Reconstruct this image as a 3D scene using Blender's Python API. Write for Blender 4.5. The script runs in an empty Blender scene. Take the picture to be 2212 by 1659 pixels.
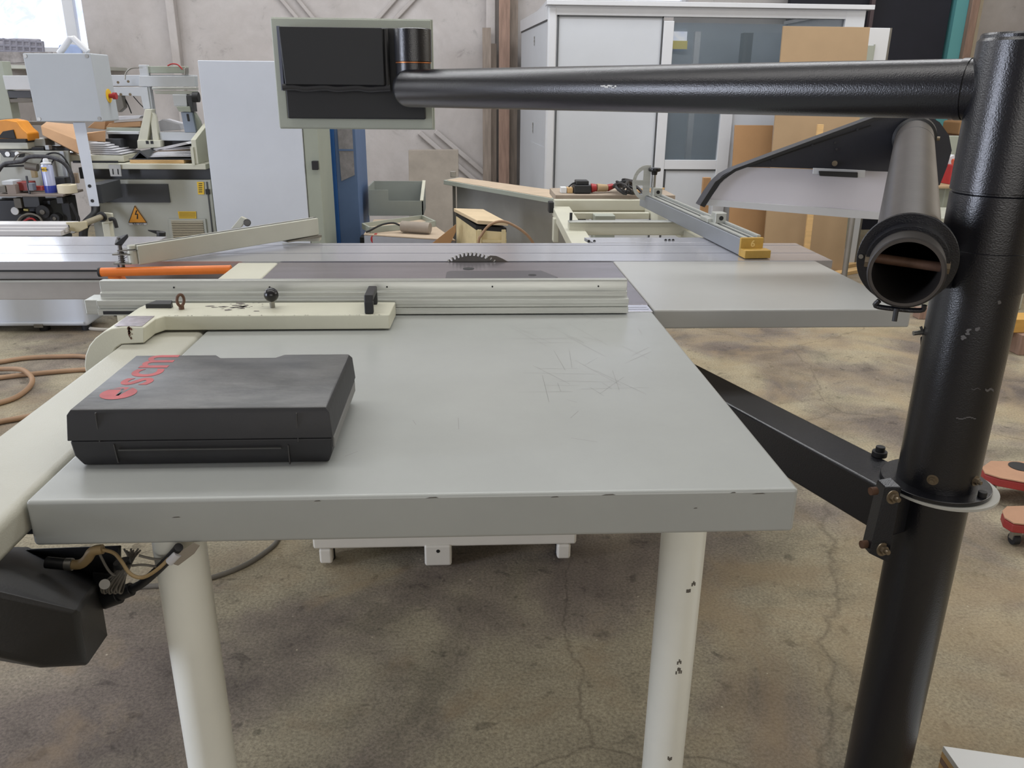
import bpy, bmesh, math, random
from mathutils import Vector, Matrix
R = math.radians
random.seed(7)
sc = bpy.context.scene
C = sc.collection

# ------------------------------------------------------------------ camera
CAM = Vector((0, 0, 1.42)); FPX = 1764.06
PITCH, YAW, ROLL = .3487, .05647, .01007
cf = Vector((math.sin(YAW)*math.cos(PITCH), math.cos(YAW)*math.cos(PITCH), -math.sin(PITCH)))
_r = Vector((math.cos(YAW), -math.sin(YAW), 0)); _u = _r.cross(cf)
cr = _r*math.cos(ROLL) + _u*math.sin(ROLL)
cu = -_r*math.sin(ROLL) + _u*math.cos(ROLL)
cam_d = bpy.data.cameras.new('camera'); cam = bpy.data.objects.new('camera', cam_d); C.objects.link(cam)
cam_d.sensor_width = 36; cam_d.lens = FPX/2212*36; cam_d.clip_start = .02; cam_d.clip_end = 100
m = Matrix((cr, cu, -cf)).transposed().to_4x4(); m.translation = CAM
cam.matrix_world = m
sc.camera = cam

# ------------------------------------------------------------------ light
sc.view_settings.view_transform = 'Standard'; sc.view_settings.look = 'None'
sc.view_settings.gamma = 1; sc.view_settings.use_curve_mapping = False
sc.view_settings.exposure = 0.2
w = bpy.data.worlds.new('daylight'); sc.world = w; w.use_nodes = True
w.node_tree.nodes['Background'].inputs[0].default_value = (.86, .93, 1, 1)
w.node_tree.nodes['Background'].inputs[1].default_value = .25
def area(name, loc, rot, sx, sy, power, col=(1, 1, 1)):
    d = bpy.data.lights.new(name, 'AREA'); d.shape = 'RECTANGLE'; d.size = sx; d.size_y = sy
    d.energy = power; d.color = col
    o = bpy.data.objects.new(name, d); C.objects.link(o); o.location = loc; o.rotation_euler = rot
    return o
area('skylight_lamp', (0.2, 5.4, 4.85), (0, 0, 0), 9, 1.4, 245, (.97, .98, 1))
area('skylight_lamp', (0.2, 1.6, 4.85), (0, 0, 0), 9, 1.0, 105, (1, .98, .95))
area('left_window_light', (-5.85, 5.2, 2.6), (0, R(-90), 0), 1.6, 3.0, 75, (.93, .96, 1))
area('left_door_light', (-5.85, .2, 1.25), (0, R(-90), 0), 2.2, 1.1, 190, (.78, .84, 1))
area('front_window_light', (1.0, -4.8, 2.0), (R(90), 0, 0), 5.0, 1.6, 80, (1, .97, .92))
area('right_window_light', (5.85, 3.2, 3.0), (0, R(90), 0), 1.5, 4.0, 60, (1, .97, .92))
area('back_window_light', (-4.9, 8.8, 2.6), (R(-90), 0, 0), 2.0, 1.5, 35, (.86, .92, 1))

# ------------------------------------------------------------------ pixel helpers (photo pixel -> point in the hall)
def ray(px, py): return cf + cr*((px-1106)/FPX) - cu*((py-829.5)/FPX)
def pz(px, py, z): d = ray(px, py); return CAM + d*((z-CAM.z)/d.z)
def py_(px, py, Y): d = ray(px, py); return CAM + d*(Y/d.y)

# ------------------------------------------------------------------ materials
def lin(c):
    def f(v): v /= 255; return v/12.92 if v <= .04045 else ((v+.055)/1.055)**2.4
    return (f(c[0]), f(c[1]), f(c[2]), 1)
MAT = {}
def mat(name, col, rough=.5, metal=0, var=.0, vscale=8, bump=0, bscale=60, spec=.5, col2=None, stretch=None, clear=0, blotch=None):
    if name in MAT: return MAT[name]
    m = bpy.data.materials.new(name); m.use_nodes = True; nt = m.node_tree; N = nt.nodes; L = nt.links
    b = N['Principled BSDF']; b.inputs['Roughness'].default_value = rough; b.inputs['Metallic'].default_value = metal
    b.inputs['Specular IOR Level'].default_value = spec; b.inputs['Base Color'].default_value = lin(col)
    if clear: b.inputs['Coat Weight'].default_value = clear; b.inputs['Coat Roughness'].default_value = .1
    tc = N.new('ShaderNodeTexCoord'); mp = N.new('ShaderNodeMapping'); L.new(tc.outputs['Object'], mp.inputs[0])
    if stretch: mp.inputs['Scale'].default_value = stretch
    out = None
    if var or col2:
        n = N.new('ShaderNodeTexNoise'); n.inputs['Scale'].default_value = vscale; n.inputs['Detail'].default_value = 6
        n.inputs['Roughness'].default_value = .62
        L.new(mp.outputs[0], n.inputs['Vector'])
        r = N.new('ShaderNodeValToRGB'); L.new(n.outputs['Fac'], r.inputs[0])
        c2 = lin(col2) if col2 else tuple(x*(1-var) for x in lin(col)[:3])+(1,)
        c1 = lin(col)
        if not col2: c1 = tuple(min(1, x*(1+var*.6)) for x in lin(col)[:3])+(1,)
        r.color_ramp.elements[0].position = .34; r.color_ramp.elements[1].position = .66
        r.color_ramp.elements[0].color = c2; r.color_ramp.elements[1].color = c1
        out = r.outputs[0]
    if blotch:      # worn specks of another colour: (colour, scale, threshold)
        bc, bs, th = blotch
        n = N.new('ShaderNodeTexNoise'); n.inputs['Scale'].default_value = bs; n.inputs['Detail'].default_value = 8; n.inputs['Roughness'].default_value = .7
        L.new(mp.outputs[0], n.inputs['Vector'])
        r = N.new('ShaderNodeValToRGB'); r.color_ramp.elements[0].position = th; r.color_ramp.elements[1].position = th+.03
        r.color_ramp.elements[0].color = (0, 0, 0, 1); r.color_ramp.elements[1].color = (1, 1, 1, 1)
        L.new(n.outputs['Fac'], r.inputs[0])
        mx = N.new('ShaderNodeMix'); mx.data_type = 'RGBA'; L.new(r.outputs[0], mx.inputs[0])
        if out: L.new(out, mx.inputs[6])
        else: mx.inputs[6].default_value = lin(col)
        mx.inputs[7].default_value = lin(bc); out = mx.outputs[2]
    if out: L.new(out, b.inputs['Base Color'])
    if bump:
        n = N.new('ShaderNodeTexNoise'); n.inputs['Scale'].default_value = bscale; n.inputs['Detail'].default_value = 3
        L.new(mp.outputs[0], n.inputs['Vector'])
        bp = N.new('ShaderNodeBump'); bp.inputs['Strength'].default_value = bump; bp.inputs['Distance'].default_value = .002
        L.new(n.outputs['Fac'], bp.inputs['Height']); L.new(bp.outputs[0], b.inputs['Normal'])
    MAT[name] = m
    return m

table_grey = mat('grey_sheet_paint', (166, 169, 166), .27, 0, .05, 3, .03, 500)
apron_grey = table_grey
ext_grey = mat('pale_sheet_paint', (170, 171, 168), .24, 0, .04, 3, .03, 500)
cream = mat('cream_paint', (198, 197, 180), .36, 0, .04, 6, .12, 420)
cream_worn = mat('cream_worn_paint', (202, 201, 182), .42, 0, .05, 5, .12, 300, blotch=((96, 74, 58), 26, .74))
white_paint = mat('white_leg_paint', (226, 227, 218), .33, 0, .04, 5, .05, 300)
base_white = mat('base_paint', (206, 202, 192), .45, 0, .05, 4)
alu = mat('anodised_aluminium', (196, 197, 204), .19, .62, .06, 6, .01, 200, stretch=(.4, 14, 14))
alu_dull = mat('dull_aluminium', (184, 186, 180), .38, .55, .10, 9, .05, 120, stretch=(.6, 10, 10), blotch=((112, 112, 106), 46, .72))
alu_side = mat('aluminium_side', (140, 136, 130), .5, .5, .1, 5)
cast_iron = mat('ground_cast_iron', (142, 137, 142), .26, .72, .16, 5, .05, 200, stretch=(.7, 6, 1))
insert_m = mat('insert_steel', (104, 102, 106), .36, .7, .05, 8)
black_coat = mat('black_powder_coat', (18, 19, 24), .27, 0, .12, 9, .22, 420, .6, blotch=((48, 46, 46), 12, .80))
black_pl = mat('black_plastic', (30, 31, 33), .42, 0, .1, 10, .12, 200)
cover_pl = mat('moulded_black_cover', (27, 27, 28), .5, 0, .15, 6, .15, 300, blotch=((90, 88, 86), 8, .8))
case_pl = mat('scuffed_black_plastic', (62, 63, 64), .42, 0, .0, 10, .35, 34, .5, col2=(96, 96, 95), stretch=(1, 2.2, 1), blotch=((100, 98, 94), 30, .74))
case_side_shaded = mat('shaded_side_plastic', (36, 36, 38), .52, 0, .12, 14, .2, 60, blotch=((82, 80, 78), 22, .77))  # darker plastic for the case sides, their shade put into the colour
case_red = mat('faded_red_print', (170, 74, 76), .55, 0, .2, 30)
dark_steel = mat('dark_pipe_steel', (96, 92, 90), .36, .8, .2, 5, .1, 80)
raw_steel = mat('raw_steel', (150, 148, 142), .35, .85, .1, 20)
bolt_m = mat('zinc_bolt', (128, 116, 98), .42, .8, .2, 60)
rust = mat('rusty_steel', (96, 70, 54), .6, .3, .3, 40)
orange = mat('orange_paint', (222, 118, 44), .4, 0, .1, 12, blotch=((120, 70, 36), 30, .76))
yellow_blk = mat('yellow_plastic', (178, 142, 62), .55, 0, .16, 18)
blade_m = mat('blade_steel', (96, 94, 92), .35, .8, .1, 20)
tip_m = mat('carbide_tip', (196, 196, 190), .4, .6)
sheet_inner = mat('black_inner', (12, 12, 13), .6)
panel_green = mat('grey_green_paint', (158, 163, 152), .5, 0, .05, 5, .1, 300)
felt_black = mat('dull_black_sheet', (18, 20, 24), .55, 0, .1, 4)
booth_m = mat('booth_panel', (188, 192, 198), .5, 0, .03, 2)
booth_f = mat('booth_frame', (200, 202, 206), .4, 0, .03, 3)
grey_line = mat('dark_seam', (70, 72, 74), .6)
blue_m = mat('blue_cabinet_paint', (38, 92, 158), .45, 0, .1, 3)
blue_dull = mat('dusty_blue_paint', (84, 108, 146), .55, 0, .1, 3)
film_m = mat('dusty_clear_film', (136, 134, 138), .25, 0, .2, 20)
cab_m = mat('cabinet_grey_paint', (198, 204, 214), .5, 0, .04, 2, blotch=None)
cab_side = mat('cabinet_green_grey', (152, 158, 146), .5, 0, .05, 3)
wood_mdf = mat('fibreboard', (162, 137, 106), .7, 0, .06, 3)
wood_or = mat('orange_board', (168, 130, 90), .7, 0, .08, 3)
wood_old = mat('weathered_board', (140, 128, 118), .8, 0, .25, 5, .3, 40, stretch=(6, 6, .6))
wood_old2 = mat('weathered_board_red', (148, 122, 108), .8, 0, .25, 5, .3, 40, stretch=(6, 6, .6))
wood_new = mat('fresh_wood', (206, 170, 118), .6, 0, .12, 5, stretch=(1, 8, 8))
card = mat('cardboard', (182, 144, 108), .8, 0, .1, 6)
paper = mat('paper', (196, 196, 200), .7, 0, .08, 10)
dusty = mat('sawdust_on_panel', (184, 166, 144), .9, 0, .1, 10)
slab_m = mat('stone_slab', (138, 130, 120), .6, 0, .16, 5, .8, 12)
olive_cream = mat('old_cream_plastic', (206, 190, 148), .6, 0, .15, 9)
dark_m = mat('dark_rubber', (26, 26, 28), .6)
door_m = mat('dark_door_fabric', (24, 26, 38), .75, 0, .2, 3)
teal_m = mat('teal_panel', (92, 156, 160), .6)
red_m = mat('red_paint', (164, 44, 46), .45, 0, .1, 20)
red_dusty = mat('dusty_red_paint', (176, 136, 108), .8, 0, .12, 6)
white_lam = mat('white_laminate', (214, 216, 216), .4)
yellow_lbl = mat('yellow_label', (224, 184, 48), .5)
orange_lbl = mat('orange_label', (226, 156, 52), .5)
ink = mat('black_ink', (30, 28, 26), .6)
hose_m = mat('brown_hose', (150, 120, 92), .6, 0, .1, 10)
cable_grey = mat('grey_cable', (104, 100, 92), .55, 0, .1, 20)
cable_tan = mat('tan_cable', (150, 128, 90), .5, 0, .1, 20)
knob_m = mat('black_knob', (20, 20, 22), .28)
tan_cord = mat('white_cord', (196, 192, 184), .5)
blue_can = mat('blue_can', (44, 60, 150), .35)
white_pl = mat('white_plastic', (206, 208, 212), .4)
orange_pl = mat('orange_plastic', (214, 140, 40), .5, 0, .1, 10)
copper = mat('copper_ring', (176, 112, 70), .4, .8)

def shader_nodes(name):
    m = bpy.data.materials.new(name); m.use_nodes = True; nt = m.node_tree
    return m, nt.nodes, nt.links, nt.nodes['Principled BSDF']
def noise(N, L, vec, scale, detail=6, rough=.6, dist=0):
    n = N.new('ShaderNodeTexNoise'); n.inputs['Scale'].default_value = scale; n.inputs['Detail'].default_value = detail
    n.inputs['Roughness'].default_value = rough; n.inputs['Distortion'].default_value = dist; L.new(vec, n.inputs['Vector']); return n.outputs['Fac']
def ramp(N, L, fac, stops):
    r = N.new('ShaderNodeValToRGB'); L.new(fac, r.inputs[0]); e = r.color_ramp.elements
    e[0].position, e[0].color = stops[0]; e[1].position, e[1].color = stops[-1]
    for p, c in stops[1:-1]: x = e.new(p); x.color = c
    return r.outputs[0]
def mixc(N, L, fac, a, b, blend='MIX'):
    mx = N.new('ShaderNodeMix'); mx.data_type = 'RGBA'; mx.blend_type = blend
    if isinstance(fac, float): mx.inputs[0].default_value = fac
    else: L.new(fac, mx.inputs[0])
    for i, v in ((6, a), (7, b)):
        if isinstance(v, tuple): mx.inputs[i].default_value = v
        else: L.new(v, mx.inputs[i])
    return mx.outputs[2]
K = lambda v: (v, v, v, 1)
def floor_material():
    m, N, L, b = shader_nodes('dusty_concrete')
    tc = N.new('ShaderNodeTexCoord'); v = tc.outputs['Object']
    big = noise(N, L, v, 1.5, 4, .5, .5)
    base = ramp(N, L, big, [(.36, lin((106, 97, 90))), (.46, lin((130, 121, 108))), (.53, lin((148, 140, 120))), (.66, lin((158, 149, 126)))])
    med = noise(N, L, v, 4.6, 7, .62, .5)
    spots = ramp(N, L, med, [(.35, K(.74)), (.48, K(.98)), (.66, K(1.15))])
    base = mixc(N, L, 1.0, base, spots, 'MULTIPLY')
    sn = noise(N, L, v, 19, 3, .5, .4)
    base = mixc(N, L, 1.0, base, ramp(N, L, sn, [(.30, K(.62)), (.38, K(1))]), 'MULTIPLY')
    fine = noise(N, L, v, 120, 6, .7, .1)
    f2 = ramp(N, L, fine, [(.38, K(.72)), (.5, K(1.0)), (.62, K(1.26))])
    base = mixc(N, L, 1.0, base, f2, 'MULTIPLY')
    rn = noise(N, L, v, 2.1, 5, .55, 1.0)
    base = mixc(N, L, ramp(N, L, rn, [(.56, K(0)), (.66, K(.38))]), base, lin((146, 126, 100)))
    # tan sawdust lying in patches, more of it on the right of the hall
    sx = N.new('ShaderNodeSeparateXYZ'); L.new(v, sx.inputs[0])
    mr = N.new('ShaderNodeMapRange'); L.new(sx.outputs[0], mr.inputs[0]); mr.inputs[1].default_value = .3; mr.inputs[2].default_value = 1.6
    mr.inputs[3].default_value = 0; mr.inputs[4].default_value = .14
    dn = noise(N, L, v, 2.3, 7, .62, .8)
    ad = N.new('ShaderNodeMath'); ad.operation = 'ADD'; L.new(dn, ad.inputs[0]); L.new(mr.outputs[0], ad.inputs[1])
    dm = ramp(N, L, ad.outputs[0], [(.55, K(0)), (.76, K(.5))])
    dcol = ramp(N, L, fine, [(.3, lin((146, 128, 98))), (.7, lin((172, 154, 122)))])
    base = mixc(N, L, dm, base, dcol)
    # cracks
    vo = N.new('ShaderNodeTexVoronoi'); vo.feature = 'DISTANCE_TO_EDGE'; vo.inputs['Scale'].default_value = .55
    nn = N.new('ShaderNodeTexNoise'); nn.inputs['Scale'].default_value = 5; nn.inputs['Detail'].default_value = 6; L.new(v, nn.inputs['Vector'])
    va = N.new('ShaderNodeVectorMath'); va.operation = 'MULTIPLY_ADD'; L.new(nn.outputs['Color'], va.inputs[0]); va.inputs[1].default_value = (.22, .22, 0); L.new(v, va.inputs[2])
    L.new(va.outputs[0], vo.inputs['Vector'])
    cm = ramp(N, L, vo.outputs['Distance'], [(.0, K(.4)), (.0009, K(0))])
    base = mixc(N, L, cm, base, lin((72, 64, 54)))
    # pale chips
    v2 = N.new('ShaderNodeTexVoronoi'); v2.inputs['Scale'].default_value = 26; L.new(v, v2.inputs['Vector'])
    ch = ramp(N, L, v2.outputs['Distance'], [(.06, K(1)), (.085, K(0))])
    sel = N.new('ShaderNodeSeparateColor'); L.new(v2.outputs['Color'], sel.inputs[0])
    sl = ramp(N, L, sel.outputs[0], [(.86, K(0)), (.88, K(.8))])
    chs = mixc(N, L, 1.0, ch, sl, 'MULTIPLY')
    base = mixc(N, L, chs, base, lin((192, 182, 160)))
    L.new(base, b.inputs['Base Color']); b.inputs['Roughness'].default_value = .72; b.inputs['Specular IOR Level'].default_value = .3
    bp = N.new('ShaderNodeBump'); bp.inputs['Strength'].default_value = .5; bp.inputs['Distance'].default_value = .004
    L.new(fine, bp.inputs['Height']); L.new(bp.outputs[0], b.inputs['Normal'])
    return m
def wall_material(name, c1, c2):
    m, N, L, b = shader_nodes(name)
    tc = N.new('ShaderNodeTexCoord'); v = tc.outputs['Object']
    big = noise(N, L, v, .9, 6, .6, .3)
    base = ramp(N, L, big, [(.35, lin(c2)), (.65, lin(c1))])
    sm = noise(N, L, v, 5, 8, .7, .5)
    sp = ramp(N, L, sm, [(.30, K(.72)), (.40, K(.96)), (.6, K(1.02))])
    base = mixc(N, L, 1.0, base, sp, 'MULTIPLY')
    L.new(base, b.inputs['Base Color']); b.inputs['Roughness'].default_value = .8; b.inputs['Specular IOR Level'].default_value = .2
    bp = N.new('ShaderNodeBump'); bp.inputs['Strength'].default_value = .4; bp.inputs['Distance'].default_value = .01
    L.new(sm, bp.inputs['Height']); L.new(bp.outputs[0], b.inputs['Normal'])
    return m
def pane_material():
    m, N, L, b = shader_nodes('daylit_frosted_pane')
    tc = N.new('ShaderNodeTexCoord'); v = tc.outputs['Object']
    n = noise(N, L, v, 3.5, 8, .7, 1.2)
    c = ramp(N, L, n, [(.36, (.42, .50, .86, 1)), (.5, (.72, .80, .98, 1)), (.60, (.95, .97, 1, 1))])
    L.new(c, b.inputs['Emission Color']); b.inputs['Emission Strength'].default_value = .86
    b.inputs['Base Color'].default_value = (.5, .5, .55, 1)
    return m
def glass_material(name, tint, rough=.04, alpha=.25):
    m, N, L, b = shader_nodes(name)
    b.inputs['Base Color'].default_value = lin(tint); b.inputs['Roughness'].default_value = rough
    b.inputs['Alpha'].default_value = alpha; b.inputs['Specular IOR Level'].default_value = .8
    return m
floor_m = floor_material()
wall_m = wall_material('old_plaster', (194, 190, 189), (172, 166, 163))
wall_r = wall_material('old_plaster_warm', (202, 192, 172), (178, 164, 142))
ceil_m = wall_material('ceiling_paint', (190, 188, 184), (170, 168, 164))
pane_m = pane_material()
booth_glass = glass_material('booth_glass', (96, 108, 116), .04, .42)
guard_clear = glass_material('scratched_clear_plastic', (236, 234, 242), .14, .74)

# ------------------------------------------------------------------ mesh helpers
class MB:
    def __init__(s): s.v = []; s.f = []
    def add(s, vs, fs):
        o = len(s.v); s.v += [Vector(v) for v in vs]; s.f += [tuple(i+o for i in f) for f in fs]; return s
    def box(s, x0, x1, y0, y1, z0, z1, M=None):
        vs = [Vector((x, y, z)) for z in (z0, z1) for y in (y0, y1) for x in (x0, x1)]
        if M: vs = [M @ v for v in vs]
        return s.add(vs, [(0, 2, 3, 1), (4, 5, 7, 6), (0, 1, 5, 4), (2, 6, 7, 3), (0, 4, 6, 2), (1, 3, 7, 5)])
    def prism(s, pts, ext):
        pts = [Vector(p) for p in pts]; ext = Vector(ext); n = len(pts)
        nrm = Vector((0, 0, 0))
        for i in range(n): nrm += pts[i].cross(pts[(i+1) % n])
        if nrm.dot(ext) > 0: pts.reverse()
        return s.add(pts+[p+ext for p in pts], [tuple(range(n)), tuple(range(2*n-1, n-1, -1))] + [(i, i+n, (i+1) % n+n, (i+1) % n) for i in range(n)])
    def cyl(s, a, b, r0, r1=None, n=24, caps=True):
        a = Vector(a); b = Vector(b); r1 = r0 if r1 is None else r1
        q = (b-a).normalized().to_track_quat('Z', 'Y')
        vs = []
        for c, r in ((a, r0), (b, r1)):
            for i in range(n):
                t = 2*math.pi*i/n; vs.append(c+q @ Vector((r*math.cos(t), r*math.sin(t), 0)))
        fs = [(i, (i+1) % n, (i+1) % n+n, i+n) for i in range(n)]
        if caps: fs += [tuple(range(n-1, -1, -1)), tuple(range(n, 2*n))]
        return s.add(vs, fs)
    def lathe(s, a, axis, prof, n=32):      # prof: (radius, distance along axis)
        a = Vector(a); q = Vector(axis).normalized().to_track_quat('Z', 'Y'); vs = []
        for r, h in prof:
            for i in range(n):
                t = 2*math.pi*i/n; vs.append(a+q @ Vector((max(r, 1e-5)*math.cos(t), max(r, 1e-5)*math.sin(t), h)))
        k = len(prof); fs = []
        for j in range(k-1):
            for i in range(n): fs.append((j*n+i, j*n+(i+1) % n, (j+1)*n+(i+1) % n, (j+1)*n+i))
        return s.add(vs, fs)
    def tube(s, pts, r, n=10, smooth=4):
        pts = [Vector(p) for p in pts]
        if len(pts) > 2 and smooth > 1:
            P = [pts[0]*2-pts[1]]+pts+[pts[-1]*2-pts[-2]]; out = []
            for i in range(1, len(P)-2):
                for k in range(smooth):
                    t = k/smooth; a, b, c, d = P[i-1:i+3]
                    out.append(.5*((2*b)+(c-a)*t+(2*a-5*b+4*c-d)*t*t+(3*b-a-3*c+d)*t**3))
            out.append(pts[-1]); pts = out
        vs = []; q = None; up = None
        for i, p in enumerate(pts):
            t = (pts[min(i+1, len(pts)-1)]-pts[max(i-1, 0)]).normalized()
            if up is None: up = t.orthogonal().normalized()
            up = (up-t*up.dot(t)).normalized(); sd = t.cross(up)
            for k in range(n):
                a = 2*math.pi*k/n; vs.append(p+up*(r*math.cos(a))+sd*(r*math.sin(a)))
        k = len(pts)
        fs = [(j*n+i, j*n+(i+1) % n, (j+1)*n+(i+1) % n, (j+1)*n+i) for j in range(k-1) for i in range(n)]
        fs += [tuple(range(n-1, -1, -1)), tuple(range((k-1)*n, k*n))]
        return s.add(vs, fs)
    def ball(s, c, r, n=20, sz=1):
        return s.lathe(Vector(c)-Vector((0, 0, r*sz)), (0, 0, 1), [(r*math.sin(math.pi*i/(n//2)), r*sz*(1-math.cos(math.pi*i/(n//2)))) for i in range(n//2+1)], n)
    def hull(s, pts):
        bm = bmesh.new()
        for p in pts: bm.verts.new(p)
        bmesh.ops.convex_hull(bm, input=bm.verts)
        bm.verts.index_update()
        used = [v for v in bm.verts if v.link_faces]; idx = {v: i for i, v in enumerate(used)}
        s.add([v.co.copy() for v in used], [tuple(idx[v] for v in f.verts) for f in bm.faces]); bm.free(); return s
    # boxes and outlines taken at a known distance Y
    def pbox(s, x0, y0, x1, y1, Y, D, zb=None):
        ym = (y0+y1)/2; xm = (x0+x1)/2
        a = py_(x0, ym, Y).x; b = py_(x1, ym, Y).x; zt = py_(xm, y0, Y).z; z = py_(xm, y1, Y).z if zb is None else zb
        return s.box(a, b, Y, Y+D, z, zt)
    def ppoly(s, pts, Y, D): return s.prism([py_(a, b, Y) for a, b in pts], (0, D, 0))

def ring_frame(x0, x1, z0, z1, t, y0, y1):
    mb = MB(); o = [(x0, z0), (x1, z0), (x1, z1), (x0, z1)]; i = [(x0+t, z0+t), (x1-t, z0+t), (x1-t, z1-t), (x0+t, z1-t)]
    vs = [(x, y0, z) for x, z in o+i]+[(x, y1, z) for x, z in o+i]
    fs = []
    for k in range(4):
        j = (k+1) % 4
        fs += [(k, j, j+4, k+4), (k+8, k+12, j+12, j+8), (k, k+8, j+8, j), (k+4, j+4, j+12, k+12)]
    return mb.add(vs, fs)
def build(name, mb, m, parent=None, bevel=0, seg=2, angle=35):
    me = bpy.data.meshes.new(name)
    org = Vector((0, 0, 0))
    if parent is not None:
        p = parent
        while p is not None: org += p.location; p = p.parent
    loc = Vector((0, 0, 0))
    if parent is None:
        xs = [v.x for v in mb.v]; ys = [v.y for v in mb.v]; zs = [v.z for v in mb.v]
        loc = Vector(((min(xs)+max(xs))/2, (min(ys)+max(ys))/2, min(zs))); org = loc
    me.from_pydata([v-org for v in mb.v], [], mb.f); me.update()
    bm = bmesh.new(); bm.from_mesh(me)
    bmesh.ops.recalc_face_normals(bm, faces=bm.faces)
    bm.to_mesh(me); bm.free()
    o = bpy.data.objects.new(name, me); C.objects.link(o); o.location = loc
    if parent is not None: o.parent = parent
    me.materials.append(m)
    for p in me.polygons: p.use_smooth = True
    me.set_sharp_from_angle(angle=R(angle))
    if bevel:
        md = o.modifiers.new('bevel', 'BEVEL'); md.width = bevel; md.segments = seg; md.limit_method = 'ANGLE'; md.angle_limit = R(35)
        md.harden_normals = True
    return o
def tag(o, label, cat, group=None):
    o['label'] = label; o['category'] = cat
    if group: o['group'] = group
    return o
def thing(name, label, cat, loc, group=None):
    o = bpy.data.objects.new(name, None); C.objects.link(o); o.location = loc; o.empty_display_size = .1
    return tag(o, label, cat, group)
def struct(name, mb, m, parent=None, bevel=0):
    o = build(name, mb, m, parent, bevel)
    if parent is None: o['kind'] = 'structure'
    return o
def text_mesh(name, s, size, M, m, parent, extrude=.0004, bold=0, align='LEFT'):
    cu_ = bpy.data.curves.new(name, 'FONT'); cu_.body = s; cu_.size = size; cu_.extrude = extrude; cu_.offset = bold; cu_.align_x = align
    t = bpy.data.objects.new(name, cu_); C.objects.link(t)
    dg = bpy.context.evaluated_depsgraph_get(); dg.update()
    me = bpy.data.meshes.new_from_object(t.evaluated_get(dg)); bpy.data.objects.remove(t)
    mb = MB(); mb.add([M @ v.co for v in me.vertices], [tuple(p.vertices) for p in me.polygons])
    return build(name, mb, m, parent)
def frame(o, x, y, z):
    m = Matrix((Vector(x), Vector(y), Vector(z))).transposed().to_4x4(); m.translation = Vector(o); return m
def bolt_mb(p, axis, r=.007, h=.008, washer=True):
    mb = MB(); p = Vector(p); a = Vector(axis).normalized()
    if washer: mb.cyl(p, p+a*h*.25, r*1.5, n=20)
    mb.cyl(p, p+a*h, r, n=6); mb.cyl(p+a*h, p+a*h*1.8, r*.55, n=12); return mb
exec_bg = True

# ------------------------------------------------------------------ the hall
struct('floor', MB().box(-6.2, 6.2, -5.2, 9.4, -.1, 0), floor_m)
def wall_with_holes(name, holes, Y, T, m, x0=-6.1, x1=6.1, z1=5.0):
    mb = MB(); xs = sorted({x0, x1, *[h[0] for h in holes], *[h[1] for h in holes]})
    for a, b in zip(xs, xs[1:]):
        hs = [h for h in holes if h[0] <= a and h[1] >= b]
        z = 0
        for h in sorted(hs, key=lambda h: h[2]):
            mb.box(a, b, Y, Y+T, z, h[2]); z = h[3]
        mb.box(a, b, Y, Y+T, z, z1)
    return struct(name, mb, m)
wl = py_(185, 60, 9).x; wb = py_(100, 112, 9).z
w2a = py_(1262, 8, 9).x; w2b = py_(1487, 8, 9).x; w2z = py_(1370, 9, 9).z
HOLES = [(-5.7, wl, wb, 3.5), (w2a, w2b, w2z, 3.2)]
wall_with_holes('wall_back', HOLES, 9.0, .3, wall_m)
struct('wall_left', MB().box(-6.1, -6.0, -5, 9, 0, 5), wall_m)
struct('wall_right', MB().box(6.0, 6.1, -5, 9, 0, 5), wall_r)
struct('wall_front', MB().box(-6.1, 6.1, -5.1, -5.0, 0, 5), wall_m)
struct('ceiling', MB().box(-6.1, 6.1, -5.1, 9.3, 5, 5.1), ceil_m)
for i, h in enumerate(HOLES):
    t = bpy.data.objects.new('window_%d' % (i+1), None); C.objects.link(t); t.location = ((h[0]+h[1])/2, 9.1, h[2]); t['kind'] = 'structure'
    build('pane', MB().box(h[0], h[1], 9.18, 9.2, h[2], h[3]), pane_m, t)
    fb = ring_frame(h[0], h[1], h[2], h[3], .045, 9.1, 9.179)
    if i == 0:
        x = py_(140, 40, 9).x; fb.box(x-.05, x+.05, 9.105, 9.175, h[2]+.046, h[3]-.046)
    build('window_frame', fb, white_pl, t)
# the concrete ribs cast on the back wall
def rib(p, q, wd, nm):
    a = py_(p[0], p[1], 8.99); b = py_(q[0], q[1], 8.99); d = (b-a).normalized(); n = Vector((-d.z, 0, d.x))*wd
    mb = MB().prism([a-n, b-n, b+n, a+n], (0, -.035, 0)); return struct(nm, mb, wall_m, bevel=.012)
rib((576, -40), (660, 60), .02, 'trim_1'); rib((612, -40), (690, 55), .02, 'trim_2')
rib((905, -60), (800, 60), .02, 'trim_3'); rib((885+60, -55), (835, 62), .02, 'trim_4')
rib((905, 285), (1062, 420), .025, 'trim_5'); rib((940, 283), (1080, 402), .025, 'trim_6')
struct('trim_7', MB().pbox(386, -60, 404, 560, 8.9, .1, 0), wall_m, bevel=.01)
struct('trim_8', MB().pbox(1050, -60, 1070, 400, 8.9, .1, 0), wall_m, bevel=.01)

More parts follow.
